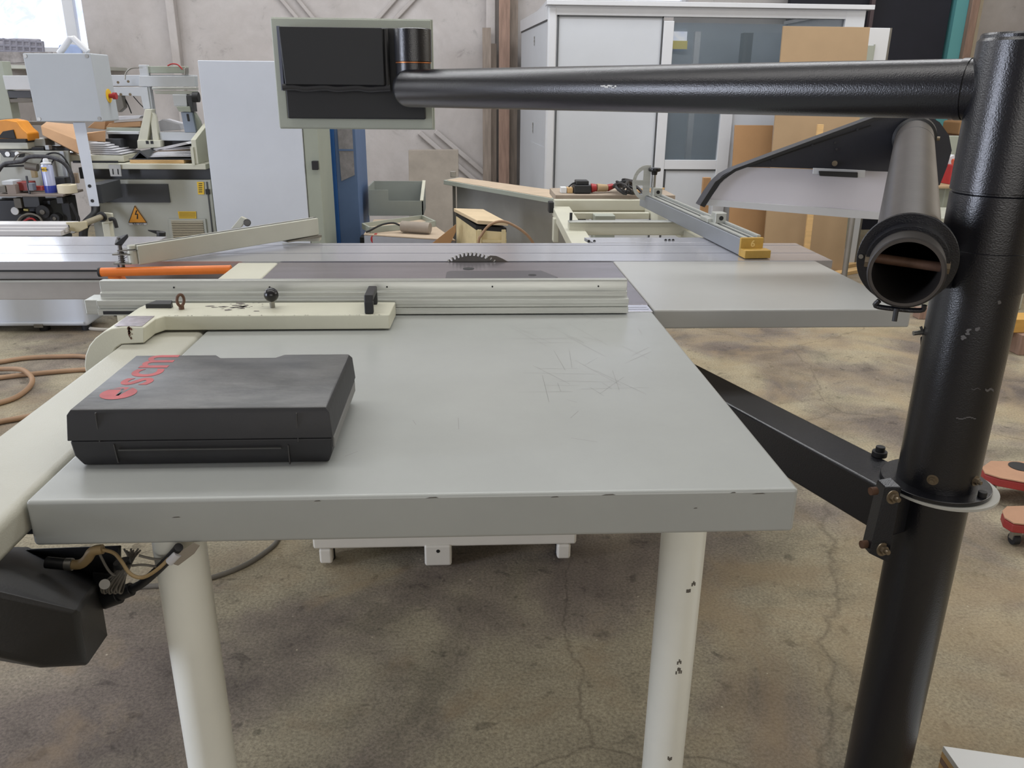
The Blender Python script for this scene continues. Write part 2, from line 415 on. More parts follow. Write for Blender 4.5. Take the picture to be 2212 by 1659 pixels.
# ------------------------------------------------------------------ panel saw
SW = thing('panel_saw', 'large panel saw with wide grey table on white round legs and a toothed blade', 'panel saw', (-.06, 2.4, 0))
build('main_table', MB().box(-.587, .457, .992, 1.944, .832, .900), table_grey, SW, .006, 3)['label'] = 'wide grey sheet-metal table top with scratches'
build('front_strip', MB().box(-.587, .459, 1.947, 2.012, .868, .900), alu, SW, .002)
build('cast_table', MB().box(-.586, .462, 2.015, 2.553, .84, .900), cast_iron, SW, .002)['label'] = 'ground cast-iron centre table'
build('extension_table', MB().box(.464, 1.127, 1.958, 2.566, .851, .900), ext_grey, SW, .005, 3)['label'] = 'pale extension table on the right'
build('guide_rail', MB().box(-.742, -.590, .25, 1.985, .846, .899), mat('rail_cream_paint', (176, 175, 162), .4, 0, .04, 6, .2, 420), SW, .014, 4)['label'] = 'cream rail along the left edge'
build('side_panel', MB().box(-.712, -.588, 2.06, 2.553, .85, .9), cream, SW, .006, 3)['label'] = 'cream infill panel left of the cast table'
ib = MB(); P = [(-.058, 2.312), (.245, 2.312), (.262, 2.330), (.222, 2.421), (-.05, 2.421), (-.062, 2.405), (-.064, 2.325)]
ib.prism([(x, y, .898) for x, y in P], (0, 0, .0032)); ins = build('table_insert', ib, insert_m, SW)
build('hole', MB().cyl((.19, 2.36, .9005), (.19, 2.36, .9016), .012), sheet_inner, ins)
build('bolt_hole', MB().cyl((.003, 2.455, .899), (.003, 2.455, .9008), .017), sheet_inner, SW)
bb = MB().box(-.487, .345, 2.282, 3.0, .085, .765)
bb.box(-.45, .31, 2.10, 2.54, .766, .838)
mb = MB().box(-.487, .335, 2.235, 2.28, .065, .115); mb.box(-.47, -.43, 2.235, 2.27, .012, .065); mb.box(.275, .318, 2.235, 2.27, .012, .065)
build('machine_base', bb, base_white, SW, .01)
build('base_rail', mb, base_white, SW, .008)
build('base_foot', MB().box(-.143, -.058, 2.228, 2.30, 0, .075), base_white, SW, .008)
for x in (-.452, .297): build('levelling_foot', MB().cyl((x, 2.29, 0), (x, 2.29, .07), .022), dark_m, SW)
build('hole', MB().cyl((-.1, 2.2275, .055), (-.1, 2.2285, .055), .006), sheet_inner, SW)
for x, y in ((-.4155, 1.045), (.346, 1.145)):
    build('table_leg', MB().cyl((x, y, .005), (x, y, .834), .036, n=40), white_paint, SW)
gj = MB()
for y in (1.965, 1.985): gj.box(-.58, .452, y, y+.0016, .8999, .9003)
build('strip_groove', gj, grey_line, SW)
# blade
bl = MB(); n = 60; c0 = Vector((.012, 2.5605, .803)); rr = .1265; pts = []
for i in range(n):
    a = 2*math.pi*i/n; st = 2*math.pi/n
    for da, rd in ((0, rr), (.48, rr*.985), (.5, rr*.915), (.93, rr*.915)):
        pts.append(c0+Vector((math.sin(a+da*st), 0, math.cos(a+da*st)))*rd)
bl.prism(pts, (0, .0026, 0)); sb = build('saw_blade', bl, blade_m, SW); sb['label'] = 'toothed dark steel saw blade'
for i in range(n):
    a = 2*math.pi*(i+.02)/n
    if math.cos(a) < .78: continue
    t = Vector((math.sin(a), 0, math.cos(a))); u = Vector((t.z, 0, -t.x)); p = c0+t*(rr-.0065)+Vector((0, -.0003, 0))
    build('blade_tooth', MB().prism([p-u*.0012, p+u*.0016, p+u*.0022+t*.0075, p-u*.0016+t*.0075], (0, .0033, 0)), tip_m, sb)
build('riving_knife', MB().ppoly([(1056, 575), (1053, 556), (1059, 552), (1072, 553), (1086, 559), (1100, 567), (1104, 575)], 2.5605, .003), mat('knife_steel', (104, 98, 92), .5, .6), SW)
# table scratches: short scored lines pressed in the paint
scm_ = MB()
for k in range(34):
    x = random.uniform(.12, .43); y = random.uniform(1.35, 1.93); a = random.choice((0, 0, math.pi/2, .9, 2.0))+random.uniform(-.08, .08); l = random.uniform(.03, .16)
    if abs(math.sin(a)) > .5: l *= 1.2
    dx, dy = math.cos(a)*l/2, math.sin(a)*l/2; x0, x1 = max(.02, x-dx), min(.452, x+dx); y0, y1 = max(1.2, y-dy), min(1.94, y+dy)
    d = Vector((y0-y1, x1-x0, 0)).normalized()*.00035; a_, b_ = Vector((x0, y0, .90005)), Vector((x1, y1, .90005))
    scm_.add([a_-d, b_-d, b_+d, a_+d], [(0, 1, 2, 3)])
for k in range(10):
    x = random.uniform(-.2, .3); y = random.uniform(1.1, 1.8); l = random.uniform(.01, .06); a = random.uniform(0, 3)
    d = Vector((-math.sin(a), math.cos(a), 0))*.0004; a_ = Vector((x, y, .90005)); b_ = a_+Vector((math.cos(a)*l, math.sin(a)*l, 0))
    scm_.add([a_-d, b_-d, b_+d, a_+d], [(0, 1, 2, 3)])
build('table_scratches', scm_, mat('scratch_grey', (118, 118, 116), .5), SW)['kind'] = 'stuff'
ch = MB()
for x, l in ((-.40, .012), (-.21, .01), (-.06, .018), (.11, .012), (.18, .02), (.31, .006), (.36, .008), (.39, .02)):
    z = random.choice((.893, .895, .872)); ch.add([(x, .9918, z), (x+l, .9918, z+.0004), (x+l*.8, .9918, z+.0018), (x+l*.3, .9918, z+.0014)], [(0, 1, 2, 3)])
build('paint_chips', ch, mat('chipped_paint', (88, 84, 78), .6), SW)['kind'] = 'stuff'
lg = MB()
for k in range(7):
    z = random.choice((.66, .67, .64, .50, .49, .52, .31)); a = R(random.uniform(-35, -5))
    for j in range(3):
        aa = a+R(j*4); p = Vector((.346+.0362*math.sin(-aa)*1, 1.145-.0362*math.cos(aa), z+random.uniform(-.004, .004)))
        lg.box(p.x-.0012, p.x+.0012, p.y-.0004, p.y+.0006, p.z-.003, p.z+.003)
build('leg_scuffs', lg, mat('leg_scuff', (96, 92, 84), .6), SW)['kind'] = 'stuff'

# ------------------------------------------------------------------ sliding table
SL = thing('sliding_table', 'long brushed aluminium sliding table running across behind the saw blade', 'sliding table', (-.4, 2.7, 0))
cg = MB()
for y0, y1 in ((2.572, 2.700), (2.706, 2.845), (2.851, 2.888)): cg.prism([(-1.08, y0, .874), (1.185-(y0-2.572)*0, y0, .874), (1.185+(y1-2.572)*.0, y1, .874), (-1.08, y1, .874)], (0, 0, .026))
build('carriage', cg, alu, SL)
build('carriage_slot_shade', MB().box(-1.08, 1.180, 2.58, 2.88, .866, .8735), sheet_inner, SL)  # black sheet added below the slots to stand in for their shade
c2 = MB()
for y0, y1 in ((2.572, 2.700), (2.706, 2.845), (2.851, 3.02)): c2.box(-2.9, -1.086, y0, y1, .874, .9)
build('outer_slot_shade', MB().box(-2.9, -1.086, 2.58, 3.0, .866, .8735), sheet_inner, SL)  # same black sheet for the wider part, painting the slots' shade
build('outer_carriage', c2, alu, SL)['label'] = 'wider left part of the aluminium carriage reflecting the window'
b1 = MB().box(-2.9, 1.12, 2.60, 2.86, .838, .866); build('upper_rail', b1, mat('dusty_rail', (142, 138, 134), .55, .3, .1, 6), SL, .002)
b2 = MB().box(-2.9, 1.1, 2.59, 2.86, .775, .836); build('beam', b2, mat('pale_beam', (158, 154, 148), .55, .25, .1, 6), SL, .003)
b3 = MB().box(-2.9, 1.1, 2.584, 2.59, .832, .838); build('edge_strip', b3, alu_dull, SL)
b4 = MB().box(-2.9, -1.09, 2.6, 2.7, .70, .775)
build('support_leg', MB().box(-2.86, -2.76, 2.62, 2.8, 0, .78), base_white, SL, .004)
hb = MB(); h0 = py_(216, 588, 2.50); h1 = py_(500, 582, 2.50)
hb.cyl(h0, h1, .0135, n=24)
oh = build('push_handle', hb, orange, SL, .003); oh['label'] = 'orange tubular push handle'
q0 = py_(262, 592, 2.5)
build('handle_bracket', MB().tube([py_(236, 592, 2.51), py_(262, 603, 2.52), py_(270, 625, 2.55), py_(272, 640, 2.585)], .0135, 14), orange, oh)
build('end_cap', MB().cyl(h0-Vector((.003, 0, 0)), h0+Vector((.004, 0, 0)), .0142), dark_m, oh)
pl_ = MB().prism([pz(1262, 513, .9), pz(1282, 524, .9), pz(1580, 524, .9), pz(1540, 513, .9)], (0, 0, -.012))
ep = build('clamping_plate', pl_, alu, SL, .001)
for x in (1272, 1284, 1438, 1446, 1454): build('screw_hole', MB().cyl(pz(x, 521 if x < 1300 else 519, .9), pz(x, 521 if x < 1300 else 519, .9008), .005, n=12), sheet_inner, ep)

# ------------------------------------------------------------------ outrigger frame
OF = thing('outrigger_frame', 'cream tubular outrigger frame behind the sliding table', 'support frame', (.6, 3.4, 0))
def bar(name, p, q, wd, ht, m, parent, bevel=.003, z=None):
    p = Vector(p); q = Vector(q); d = (q-p).normalized(); n = Vector((-d.y, d.x, 0)).normalized()*wd/2; h = Vector((0, 0, -ht))
    return build(name, MB().prism([p-n, q-n, q+n, p+n], h), m, parent, bevel)
Z = .892
A = pz(1198, 428, Z); B = pz(1425, 428, Z)
far = Vector((A.x, A.y, Z))
bar('cross_tube', pz(1197, 431, Z), pz(1412, 431, Z), .05, .052, cream, OF)
bar('side_tube', pz(1212, 446, .866), pz(1262, 530, .866), .085, .045, cream, OF)
bar('side_tube', pz(1404, 445, .866), pz(1545, 530, .866), .05, .045, cream, OF)
bar('cross_tube', pz(1228, 479.5, Z+.004), pz(1512, 479.5, Z+.004), .045, .052, cream, OF)
bar('slide_strip', pz(1228, 477, Z+.010), pz(1512, 477, Z+.010), .05, .006, alu_dull, OF)
bar('cross_tube', pz(1222, 449, .85), pz(1398, 449, .85), .03, .03, cream, OF)
bar('cross_tube', pz(1226, 459, .85), pz(1402, 459, .85), .03, .03, cream, OF)
arm = MB().pbox(1284, 466, 1328, 540, 3.9, .12, .1)
build('support_arm', arm, panel_green, OF, .004)
build('arm_foot', MB().box(py_(1284, 470, 3.9).x-.1, py_(1328, 470, 3.9).x+.1, 3.8, 4.14, 0, .1), dark_m, OF, .01)
e0 = pz(1187, 436, Z); build('end_cap', MB().box(e0.x-.005, e0.x+.02, e0.y-.03, e0.y+.03, Z-.05, Z+.002), dark_m, OF, .004)
e1 = pz(1236, 520, .84); build('foot', MB().cyl((e1.x, e1.y-.03, .80), (e1.x, e1.y-.03, .84), .02), dark_m, OF)
tp = pz(1233, 478, Z+.005); build('stop_pin', MB().cyl(tp, tp+Vector((0, 0, .035)), .006), dark_m, OF)
hk = MB().box(e0.x, e0.x+.025, e0.y-.22, e0.y-.16, Z-.16, Z-.05); build('hook_bracket', hk, cream, OF, .003)

# ------------------------------------------------------------------ crosscut fence
CF = thing('crosscut_fence', 'grey aluminium crosscut fence with two flip stops lying over the outrigger frame', 'fence', (.9, 3.2, .9))
n0 = Vector((.935, 2.652, .902)); f0 = Vector((.845, 3.86, .902))
d = (f0-n0).normalized(); nn_ = Vector((d.y, -d.x, 0))
if nn_.x < 0: nn_ = -nn_
def cfb(s0, s1, t0, t1, z0, z1):
    Mx = frame(n0, d, nn_, (0, 0, 1)); return MB().box(s0, s1, t0, t1, z0, z1, Mx)
L_ = (f0-n0).length
pf = cfb(0, L_, -.036, .036, 0, .056); build('fence_beam', pf, mat('grey_beam', (140, 144, 150), .4, .35, .04, 4), CF, .003)
for a, b in ((-.026, -.010), (.004, .012), (.022, .034)): build('rail_strip', cfb(.002, L_-.002, a, b, .055, .060 if a < 0.02 else .066), alu_dull, CF)
build('groove', cfb(.002, L_-.002, -.008, .002, .0555, .0568), sheet_inner, CF)
build('tape_seam', cfb(.002, L_-.002, -.032, -.029, .0555, .0568), sheet_inner, CF)
yb = cfb(-.012, 0, -.038, .040, 0, .060); yb.v += []; yo = build('end_block', yb, yellow_blk, CF, .002); yo['label'] = 'yellow plastic end block marked 6'
build('block_foot', cfb(-.055, -.012, -.038, .050, 0, .026), yellow_blk, yo, .002)
Mt = frame(n0+nn_*(-.004)-d*.0122+Vector((0, 0, .031)), nn_, (0, 0, 1), -d)
text_mesh('moulded_number', '6', .03, Mt, mat('number_cream', (214, 188, 120), .5), yo, .0004, .0006)
def flip_stop(s):
    k = build('stop_block', cfb(s, s+.045, -.012, .03, .056, .096), alu_dull, CF, .003)
    pb = n0+d*(s-.0005)+nn_*.01+Vector((0, 0, .077)); build('screw', MB().cyl(pb, pb-d*.002, .008, n=16), sheet_inner, k)
    return k
k1 = flip_stop(L_-.13)
pk = n0+d*(L_-.10)+nn_*(-.004)+Vector((0, 0, .096))
kn = build('clamp_knob', MB().lathe(pk+Vector((0, 0, .055)), (0, 0, 1), [(0, 0), (.012, 0), (.014, .012), (.026, .016), (.028, .022), (.026, .03), (0, .032)]), knob_m, k1)
build('threaded_rod', MB().cyl(pk, pk+Vector((0, 0, .058)), .0085), raw_steel, k1)
flip_stop(.30)
build('clamp_tab', cfb(.33, .41, -.03, -.005, .056, .072), alu_dull, CF, .002)
# half-round stop plate with two openings, standing across the fence
wc = py_(1395, 395, n0.y+d.y*(L_-.09)); Rw = .078
sp = MB(); mz = Vector((0, 0, 1)); mx_ = Vector((-1, 0, 0)); seg = 18
def arc(r, a0, a1, k): return [wc+mx_*(r*math.cos(a0+(a1-a0)*i/k))*.78+mz*(r*math.sin(a0+(a1-a0)*i/k)) for i in range(k+1)]
def arcband(r0, r1, a0, a1, k=16):
    o = arc(r1, a0, a1, k); i_ = arc(r0, a0, a1, k)
    for j in range(k): sp.prism([o[j], o[j+1], i_[j+1], i_[j]], (0, .006, 0))
arcband(Rw*.76, Rw, R(-90), R(90))
def plq(a, b, c_, e_): sp.prism([wc+mx_*a+mz*c_, wc+mx_*b+mz*c_, wc+mx_*b+mz*e_, wc+mx_*a+mz*e_], (0, .006, 0))
plq(-.02, -.0001, -Rw, Rw); plq(0, .012, -Rw*.755, -.0125); plq(0, .012, .0125, Rw*.755); plq(0, Rw*.585, -.012, .012)
build('stop_plate', sp, alu_dull, CF)['label'] = 'half-round aluminium stop plate with two openings'

# ------------------------------------------------------------------ mitre fence
MF = thing('mitre_fence', 'loose grey-green painted mitre fence resting slantwise on the sliding table', 'fence', (-.75, 2.8, .9))
a0 = pz(302, 573, .902); a1 = py_(690, 507.5, 2.93)
ht0 = py_(300, 531, a0.y).z-a0.z; ht1 = py_(690, 471, a1.y).z-a1.z
dd = (a1-a0); hn = Vector((dd.y, -dd.x, 0)).normalized()*-.034
mfm = mat('mitre_grey', (176, 176, 164), .42, .1, .06, 6, blotch=((120, 118, 108), 22, .76))
build('fence_beam', MB().hull([a0, a1, a0+Vector((0, 0, ht0)), a1+Vector((0, 0, ht1)), a0+hn, a1+hn, a0+hn+Vector((0, 0, ht0)), a1+hn+Vector((0, 0, ht1))]), mfm, MF, .003)
t0 = a0+hn*.4+Vector((0, 0, ht0)); t1 = a1+hn*.4+Vector((0, 0, ht1)); gn = hn.normalized()*.002
build('top_groove', MB().prism([t0-gn, t1-gn, t1+gn, t0+gn], (0, 0, .0015)), grey_line, MF)
ft0 = a1+dd*-.2; build('rubber_foot', MB().hull([ft0+Vector((0, 0, -.008)), a1+Vector((0.008, 0, 0)), ft0+hn+Vector((0, 0, -.008)), a1+hn+Vector((.008, 0, 0)), a1+Vector((.008, 0, -.008)), a1+hn+Vector((.008, 0, -.008)), ft0+Vector((0, 0, -.004)), ft0+hn+Vector((0, 0, -.004))]), mat('dirty_grey_strip', (112, 108, 98), .7), MF)
build('support_block', MB().box(a1.x-.13, a1.x, a1.y-.01, a1.y+.03, .9005, a1.z-.009), mfm, MF)
ml = a0+Vector((-.008, .0, 0))
mm = MB().cyl(ml+Vector((-.012, .01, .004)), ml+Vector((-.012, .01, .045)), .016); mm.cyl(ml+Vector((-.012, .01, .049)), ml+Vector((-.012, .01, ht0)), .014)
mj = build('hinge_barrel', mm, mfm, MF)
build('hinge_plate', MB().box(ml.x-.05, ml.x+.004, ml.y-.004, ml.y+.03, .945, .949), raw_steel, MF)
sx = py_(263, 560, 2.51)
rod = MB().cyl((sx.x, 2.51, .888), (sx.x, 2.51, .985), .006)
for k in range(7): rod.cyl((sx.x, 2.51, .908+k*.006), (sx.x, 2.51, .911+k*.006), .009, n=16)
rd = build('spring_screw', rod, dark_steel, MF)
build('clamp_lever', MB().hull([Vector((sx.x-.012, 2.50, .965)), Vector((sx.x+.012, 2.50, .965)), Vector((sx.x-.01, 2.52, .985)), Vector((sx.x+.012, 2.52, .985)), py_(276, 505, 2.5), py_(278, 512, 2.5), py_(270, 507, 2.52), Vector((sx.x, 2.52, .955))]), black_pl, rd, .002)
for z in (.934, .906): build('clamp_washer', MB().box(sx.x-.02, sx.x+.03, 2.495, 2.525, z, z+.004), raw_steel, rd)
am = MB().prism([py_(498, 495, 2.9), py_(520, 468, 2.9), py_(532, 474, 2.9), py_(520, 492, 2.9)], (0, .02, 0)); ar = build('stop_arm', am, mfm, MF, .002)
build('arm_knob', MB().cyl(py_(534, 481, 2.87), py_(534, 481, 2.9), .0125), knob_m, ar, .002)

# ------------------------------------------------------------------ rip fence
RF = thing('rip_fence', 'rip fence: long aluminium profile on a chipped cream casting reaching across the grey table', 'fence', (-.3, 1.9, .9))
prof = [(1.918, .903), (1.918, .918), (1.924, .919), (1.924, .926), (1.918, .927), (1.918, .939), (1.944, .941), (1.944, .951), (1.950, .953), (1.950, .974), (1.953, .979), (1.972, .979), (1.972, .945), (1.99, .94), (1.99, .903)]
build('fence_profile', MB().prism([(-.872, y, z) for y, z in prof], (1.263, 0, 0)), alu_dull, RF, .0008)
for x in (-.70, -.475, -.195, .06, .32): build('screw', MB().cyl((x, 1.9490, .963), (x, 1.9505, .963), .0022, n=12), sheet_inner, RF)
build('profile_tail', MB().box(-.905, -.8725, 1.93, 1.985, .903, .938), alu_dull, RF, .002)
build('tail_slot', MB().box(-.86, -.77, 1.9172, 1.9182, .906, .914), sheet_inner, RF)
T = .937
def cz(px, py, z=T): return pz(px, py, z)
plan = [cz(398, 652), cz(851, 649), cz(842, 680.5), cz(347, 684), cz(310, 706), cz(262, 707), cz(225, 700)]
y_f = cz(262, 707).y
arm_plan = [(-.72, 1.905), (-.172, 1.905), (-.176, 1.789), (-.672, 1.787), (-.712, y_f+.0015), (-.737, y_f+.0015), (-.737, 1.905)]
am = MB().prism([(x, y, .9035) for x, y in arm_plan], (0, 0, T-.9035))
hx = lambda px, py: py_(px, py, y_f)
hook = [hx(312, 706.5), hx(262, 706.5), hx(240, 710), hx(222, 718), hx(205, 731), hx(192, 747), hx(184, 768), hx(182, 790), hx(186, 812), hx(222, 812), hx(240, 770), hx(250, 752), hx(262, 744), hx(312, 741)]
hk = MB().prism(hook, (0, 1.905-y_f, 0))
arm_o = build('fence_arm', am, cream_worn, RF, .003, 3); arm_o['label'] = 'cream cast arm with chipped paint'
build('fence_hook', hk, cream_worn, RF, .003, 3)['label'] = 'cream cast hook gripping the rail'
pp = [cz(274, 683, T+.0008), cz(334, 683, T+.0008), cz(307, 705, T+.0008), cz(247, 704.5, T+.0008)]
build('scale_plate', MB().prism(pp, (0, 0, .0006)), mat('brushed_plate', (176, 168, 172), .3, .9, .25, 60, .2, 90), RF)
def blob(cx, cy, r, z, n=10):
    return [(cx+r*random.uniform(.4, 1.1)*math.cos(2*math.pi*i/n)*1.6, cy+r*random.uniform(.35, 1)*math.sin(2*math.pi*i/n), z) for i in range(n)]
wp = MB()
for k in range(38):
    c = cz(random.gauss(522, 24), random.gauss(662, 5)); r = random.choice((.0012, .002, .003, .006, .008)); wp.add(blob(c.x, min(1.9, max(1.80, c.y)), r, T+.0004), [tuple(range(10))])
for k in range(46):
    c = cz(random.uniform(352, 838), 682); wp.add(blob(c.x, 1.7895, random.choice((.0005, .0008, .0014)), T+.0003), [tuple(range(10))])
build('bare_metal_chips', wp, mat('bare_primer', (104, 98, 92), .6), RF)['kind'] = 'stuff'
wr = MB()
for k in range(12):
    z = random.uniform(.912, .936); x = -.712+random.uniform(-.006, .004); r = random.uniform(.001, .003)
    wr.add([(x+r*math.cos(t*.7), y_f-.0006, z+1.6*r*math.sin(t*.7)) for t in range(9)], [tuple(range(9))])
build('rust_chips', wr, rust, RF)['kind'] = 'stuff'
kp = cz(597, 655); kp = Vector((kp.x, 1.86, T))
kb = build('ball_knob', MB().ball((kp.x, 1.855, .9675), .0165, 28), knob_m, RF)
build('knob_stem', MB().cyl((kp.x, 1.858, .935), (kp.x, 1.855, .96), .006), raw_steel, kb)
hh = MB(); hxm = -.222
for y in (1.80, 1.885): hh.box(hxm-.010, hxm+.010, y-.007, y+.007, T, T+.030)
hh.prism([(hxm-.010, 1.793, T+.028), (hxm-.010, 1.892, T+.028), (hxm-.010, 1.886, T+.044), (hxm-.010, 1.799, T+.044)], (.02, 0, 0))
build('pull_handle', hh, black_pl, RF, .003)
eb = MB(); ec = Vector((cz(400, 662).x, 1.845, T)); eb.cyl(ec, ec+Vector((0, 0, .010)), .006)
ang = R(62)
eb.tube([ec+Vector((math.cos(ang)*.010*math.sin(t*math.pi/8), math.sin(ang)*.010*math.sin(t*math.pi/8), .021+.013*-math.cos(t*math.pi/8))) for t in range(17)], .0034, 10, 2)
build('eye_bolt', eb, rust, RF)
sc0 = Vector((cz(327, 658).x, 1.855, T)); sc1 = cz(381, 658).x
build('scale_window', MB().prism([(sc0.x, 1.853, T), (sc1, 1.853, T), (sc1, 1.868, T+.016), (sc1-.02, 1.868, T+.014), (sc0.x, 1.86, T+.010)], (0, .02, 0)) if 0 else MB().hull([Vector((sc0.x, 1.853, T)), Vector((sc1, 1.853, T)), Vector((sc0.x, 1.853, T+.010)), Vector((sc1, 1.853, T+.010)), Vector((sc0.x, 1.866, T)), Vector((sc1, 1.866, T)), Vector((sc1, 1.866, T+.016)), Vector((sc0.x+.02, 1.866, T+.016))]), black_pl, RF, .001)

# ------------------------------------------------------------------ tool case
TC = thing('tool_case', 'scuffed black plastic tool case with faded red lettering lying on the grey table', 'tool case', (-.37, 1.22, .9))
zs = .9425
def plan_pts(x0, x1, y0, y1, z, nb=None):
    P = [(x0, y0, z), (x1, y0, z), (x1, y1, z)]
    if nb: P += [(nb[1]+.008, y1, z), (nb[1]-.004, y1-.016, z), (nb[0]+.004, y1-.016, z), (nb[0]-.008, y1, z)]
    return P+[(x0, y1, z)]
def loft(rings):
    n = len(rings[0]); vs = [v for r in rings for v in r]; fs = [tuple(range(n-1, -1, -1)), tuple(range((len(rings)-1)*n, len(rings)*n))]
    for j in range(len(rings)-1): fs += [(j*n+i, j*n+(i+1) % n, (j+1)*n+(i+1) % n, (j+1)*n+i) for i in range(n)]
    return MB().add(vs, fs)
nb = (-.385, -.305)
nb = (py_(478, 765, 1.345).x, py_(606, 765, 1.345).x)
body = loft([plan_pts(-.556, -.206, 1.100, 1.338, .9005, nb), plan_pts(-.560, -.202, 1.096, 1.342, .910, nb), plan_pts(-.564, -.199, 1.094, 1.346, .918, nb), plan_pts(-.566, -.197, 1.092, 1.348, zs-.0006, nb)])
lid = loft([plan_pts(-.568, -.196, 1.090, 1.349, zs+.0006, nb), plan_pts(-.564, -.199, 1.093, 1.346, .981, nb), plan_pts(-.560, -.204, 1.098, 1.343, .9872, nb)])
lidtop = loft([plan_pts(-.560, -.204, 1.098, 1.343, .9873, nb), plan_pts(-.558, -.206, 1.100, 1.341, .9885, nb)])
build('case_body', body, case_side_shaded, TC, .003, 3)
lo = build('case_lid', lid, case_side_shaded, TC, .001, 2)
build('lid_top', lidtop, case_pl, lo)['label'] = 'dusty scuffed lid top, also painted lighter than the shaded sides'  # scuffs and dust, with the brighter light on top painted in
rb = MB()
for px, r0, r1 in ((205, 893, 955), (245, 960, 1000), (640, 893, 955), (622, 962, 1003)):
    for k in range(1):
        a = py_(px, r0, 1.0905); b = py_(px+10 if px < 300 else px+4, r1, 1.092); 
        rb.hull([a+Vector((-.0008, 0, 0)), a+Vector((.0008, 0, 0)), b+Vector((-.0008, 0, 0)), b+Vector((.0008, 0, 0)), a+Vector((-.0008, .004, 0)), b+Vector((.0008, .004, 0)), a+Vector((.0008, .004, 0)), b+Vector((-.0008, .004, 0))])
build('moulding_rib', rb, mat('rib_plastic', (58, 57, 56), .6), TC)
hb = MB().box(py_(254, 960, 1.09).x, py_(607, 960, 1.09).x, 1.0885, 1.096, .9275, .9295)
build('hinge_line', hb, mat('hinge_plastic', (64, 64, 62), .6), TC)
build('side_band', MB().box(-.1985, -.1955, 1.10, 1.335, .924, .9405), mat('side_band_grey', (120, 120, 118), .6), TC, .001)
# lettering: reads away from the viewer, tops of the letters to the left
base = pz(250, 852, .989)
lx = pz(305, 862, .989).x
Mt = frame((-.4880, 1.194, .98865), (0, 1, 0), (-1, 0, 0), (0, 0, 1))
text_mesh('red_lettering', 'scm', .096, Mt, case_red, lo, .0002, .0012)
ly = 1.160; lxc = -.5175
disc = MB(); seg = 36
def pt(r, a): return Vector((lxc+r*math.cos(a), ly+r*math.sin(a), .98890))
# round emblem: a filled disc with an angular arrow left open
disc.add([pt(.0255, 2*math.pi*i/seg) for i in range(seg)], [tuple(range(seg))])
lg_o = build('red_emblem', disc, case_red, lo)
tri = [Vector((lxc+.020, ly+.010, .98895)), Vector((lxc-.0185, ly+.012, .98895)), Vector((lxc-.004, ly-.008, .98895)), Vector((lxc+.018, ly+.010, .98895))]
def stroke(a, b, wd, mbx, z=.98896):
    a = Vector((a[0], a[1], z)); b = Vector((b[0], b[1], z)); t = (b-a).normalized(); q = Vector((-t.y, t.x, 0))*wd/2
    mbx.add([a-q, b-q, b+q, a+q], [(0, 1, 2, 3)])
ar_ = MB(); stroke((lxc+.010, ly+.0245), (lxc+.002, ly-.010), .0046, ar_); stroke((lxc+.002, ly-.010), (lxc+.0005, ly+.018), .0046, ar_); stroke((lxc+.0005, ly+.018), (lxc-.0195, ly+.017), .0046, ar_)
build('emblem_gap', ar_, case_pl, lg_o)

# ------------------------------------------------------------------ black post, arm and brace
SPX, SPY = .872, 1.33
SP = thing('support_post', 'tall black pipe post with long overhead arm and flanged joint', 'support post', (SPX, SPY, 0))
PM = black_coat
build('lower_tube', MB().lathe((SPX, SPY, 0), (0, 0, 1), [(0, 0), (.0625, 0), (.0625, .726), (0, .726)], 56), PM, SP)
fl = build('grey_disc', MB().cyl((SPX+.006, SPY-.004, .725), (SPX+.006, SPY-.004, .730), .0985, n=56), mat('grey_disc_paint', (176, 176, 170), .5), SP)
fo = build('flange', MB().cyl((SPX-.002, SPY, .731), (SPX-.002, SPY, .7385), .0945, n=56), PM, SP, .0015)
build('upper_tube', MB().lathe((SPX, SPY, 0), (0, 0, 1), [(0, .737), (.0685, .737), (.0685, 1.262), (.0660, 1.264), (.0660, 1.267)], 56), PM, SP)
build('swivel_head', MB().lathe((SPX, SPY, 0), (0, 0, 1), [(.066, 1.2675), (.0700, 1.268), (.0700, 1.494), (.0665, 1.4985), (.0665, 1.503), (.064, 1.506), (0, 1.506)], 56), PM, SP)
cb = MB().lathe((SPX, SPY, 0), (0, 0, 1), [(.068, 1.105), (.0712, 1.106), (.0712, 1.172), (.068, 1.173)], 56)
build('clamp_band', cb, PM, SP)
for ang in (-128, -62):
    a = R(ang); ax = Vector((math.cos(a), math.sin(a), 0)); build('hex_bolt', bolt_mb(Vector((SPX, SPY, .765))+ax*.068, ax, .0065, .007), bolt_m, SP)
a = R(-57); build('socket_bolt', MB().cyl((SPX+.083*math.cos(a), SPY+.083*math.sin(a), .738), (SPX+.083*math.cos(a), SPY+.083*math.sin(a), .748), .0075, n=20), dark_m, fo, .001)
lx_ = py_(1990, 720, 1.36)
lt_ = build('side_latch', MB().hull([py_(1988, 728, 1.37), py_(1998, 722, 1.37), py_(2006, 768, 1.37), py_(1988, 772, 1.37), py_(1988, 728, 1.40), py_(2030, 722, 1.37), py_(2020, 768, 1.37), py_(2020, 740, 1.40)]), black_pl, SP, .002)
build('latch_screw', MB().cyl(py_(1973, 720, 1.36), py_(2010, 716, 1.36), .0042, n=14), raw_steel, lt_)
build('latch_wing', MB().hull([py_(1986, 706, 1.36), py_(1992, 704, 1.36), py_(2000, 726, 1.36), py_(1994, 730, 1.36), py_(1986, 706, 1.375), py_(1992, 704, 1.375), py_(2000, 726, 1.375), py_(1994, 730, 1.375)]), raw_steel, lt_)
build('weld_collar', MB().cyl(s0_ := Vector((SPX-.052, SPY+.05, 1.4235)), s0_+Vector((-.008, .0077, 0)), .0485, n=48), PM, SP)
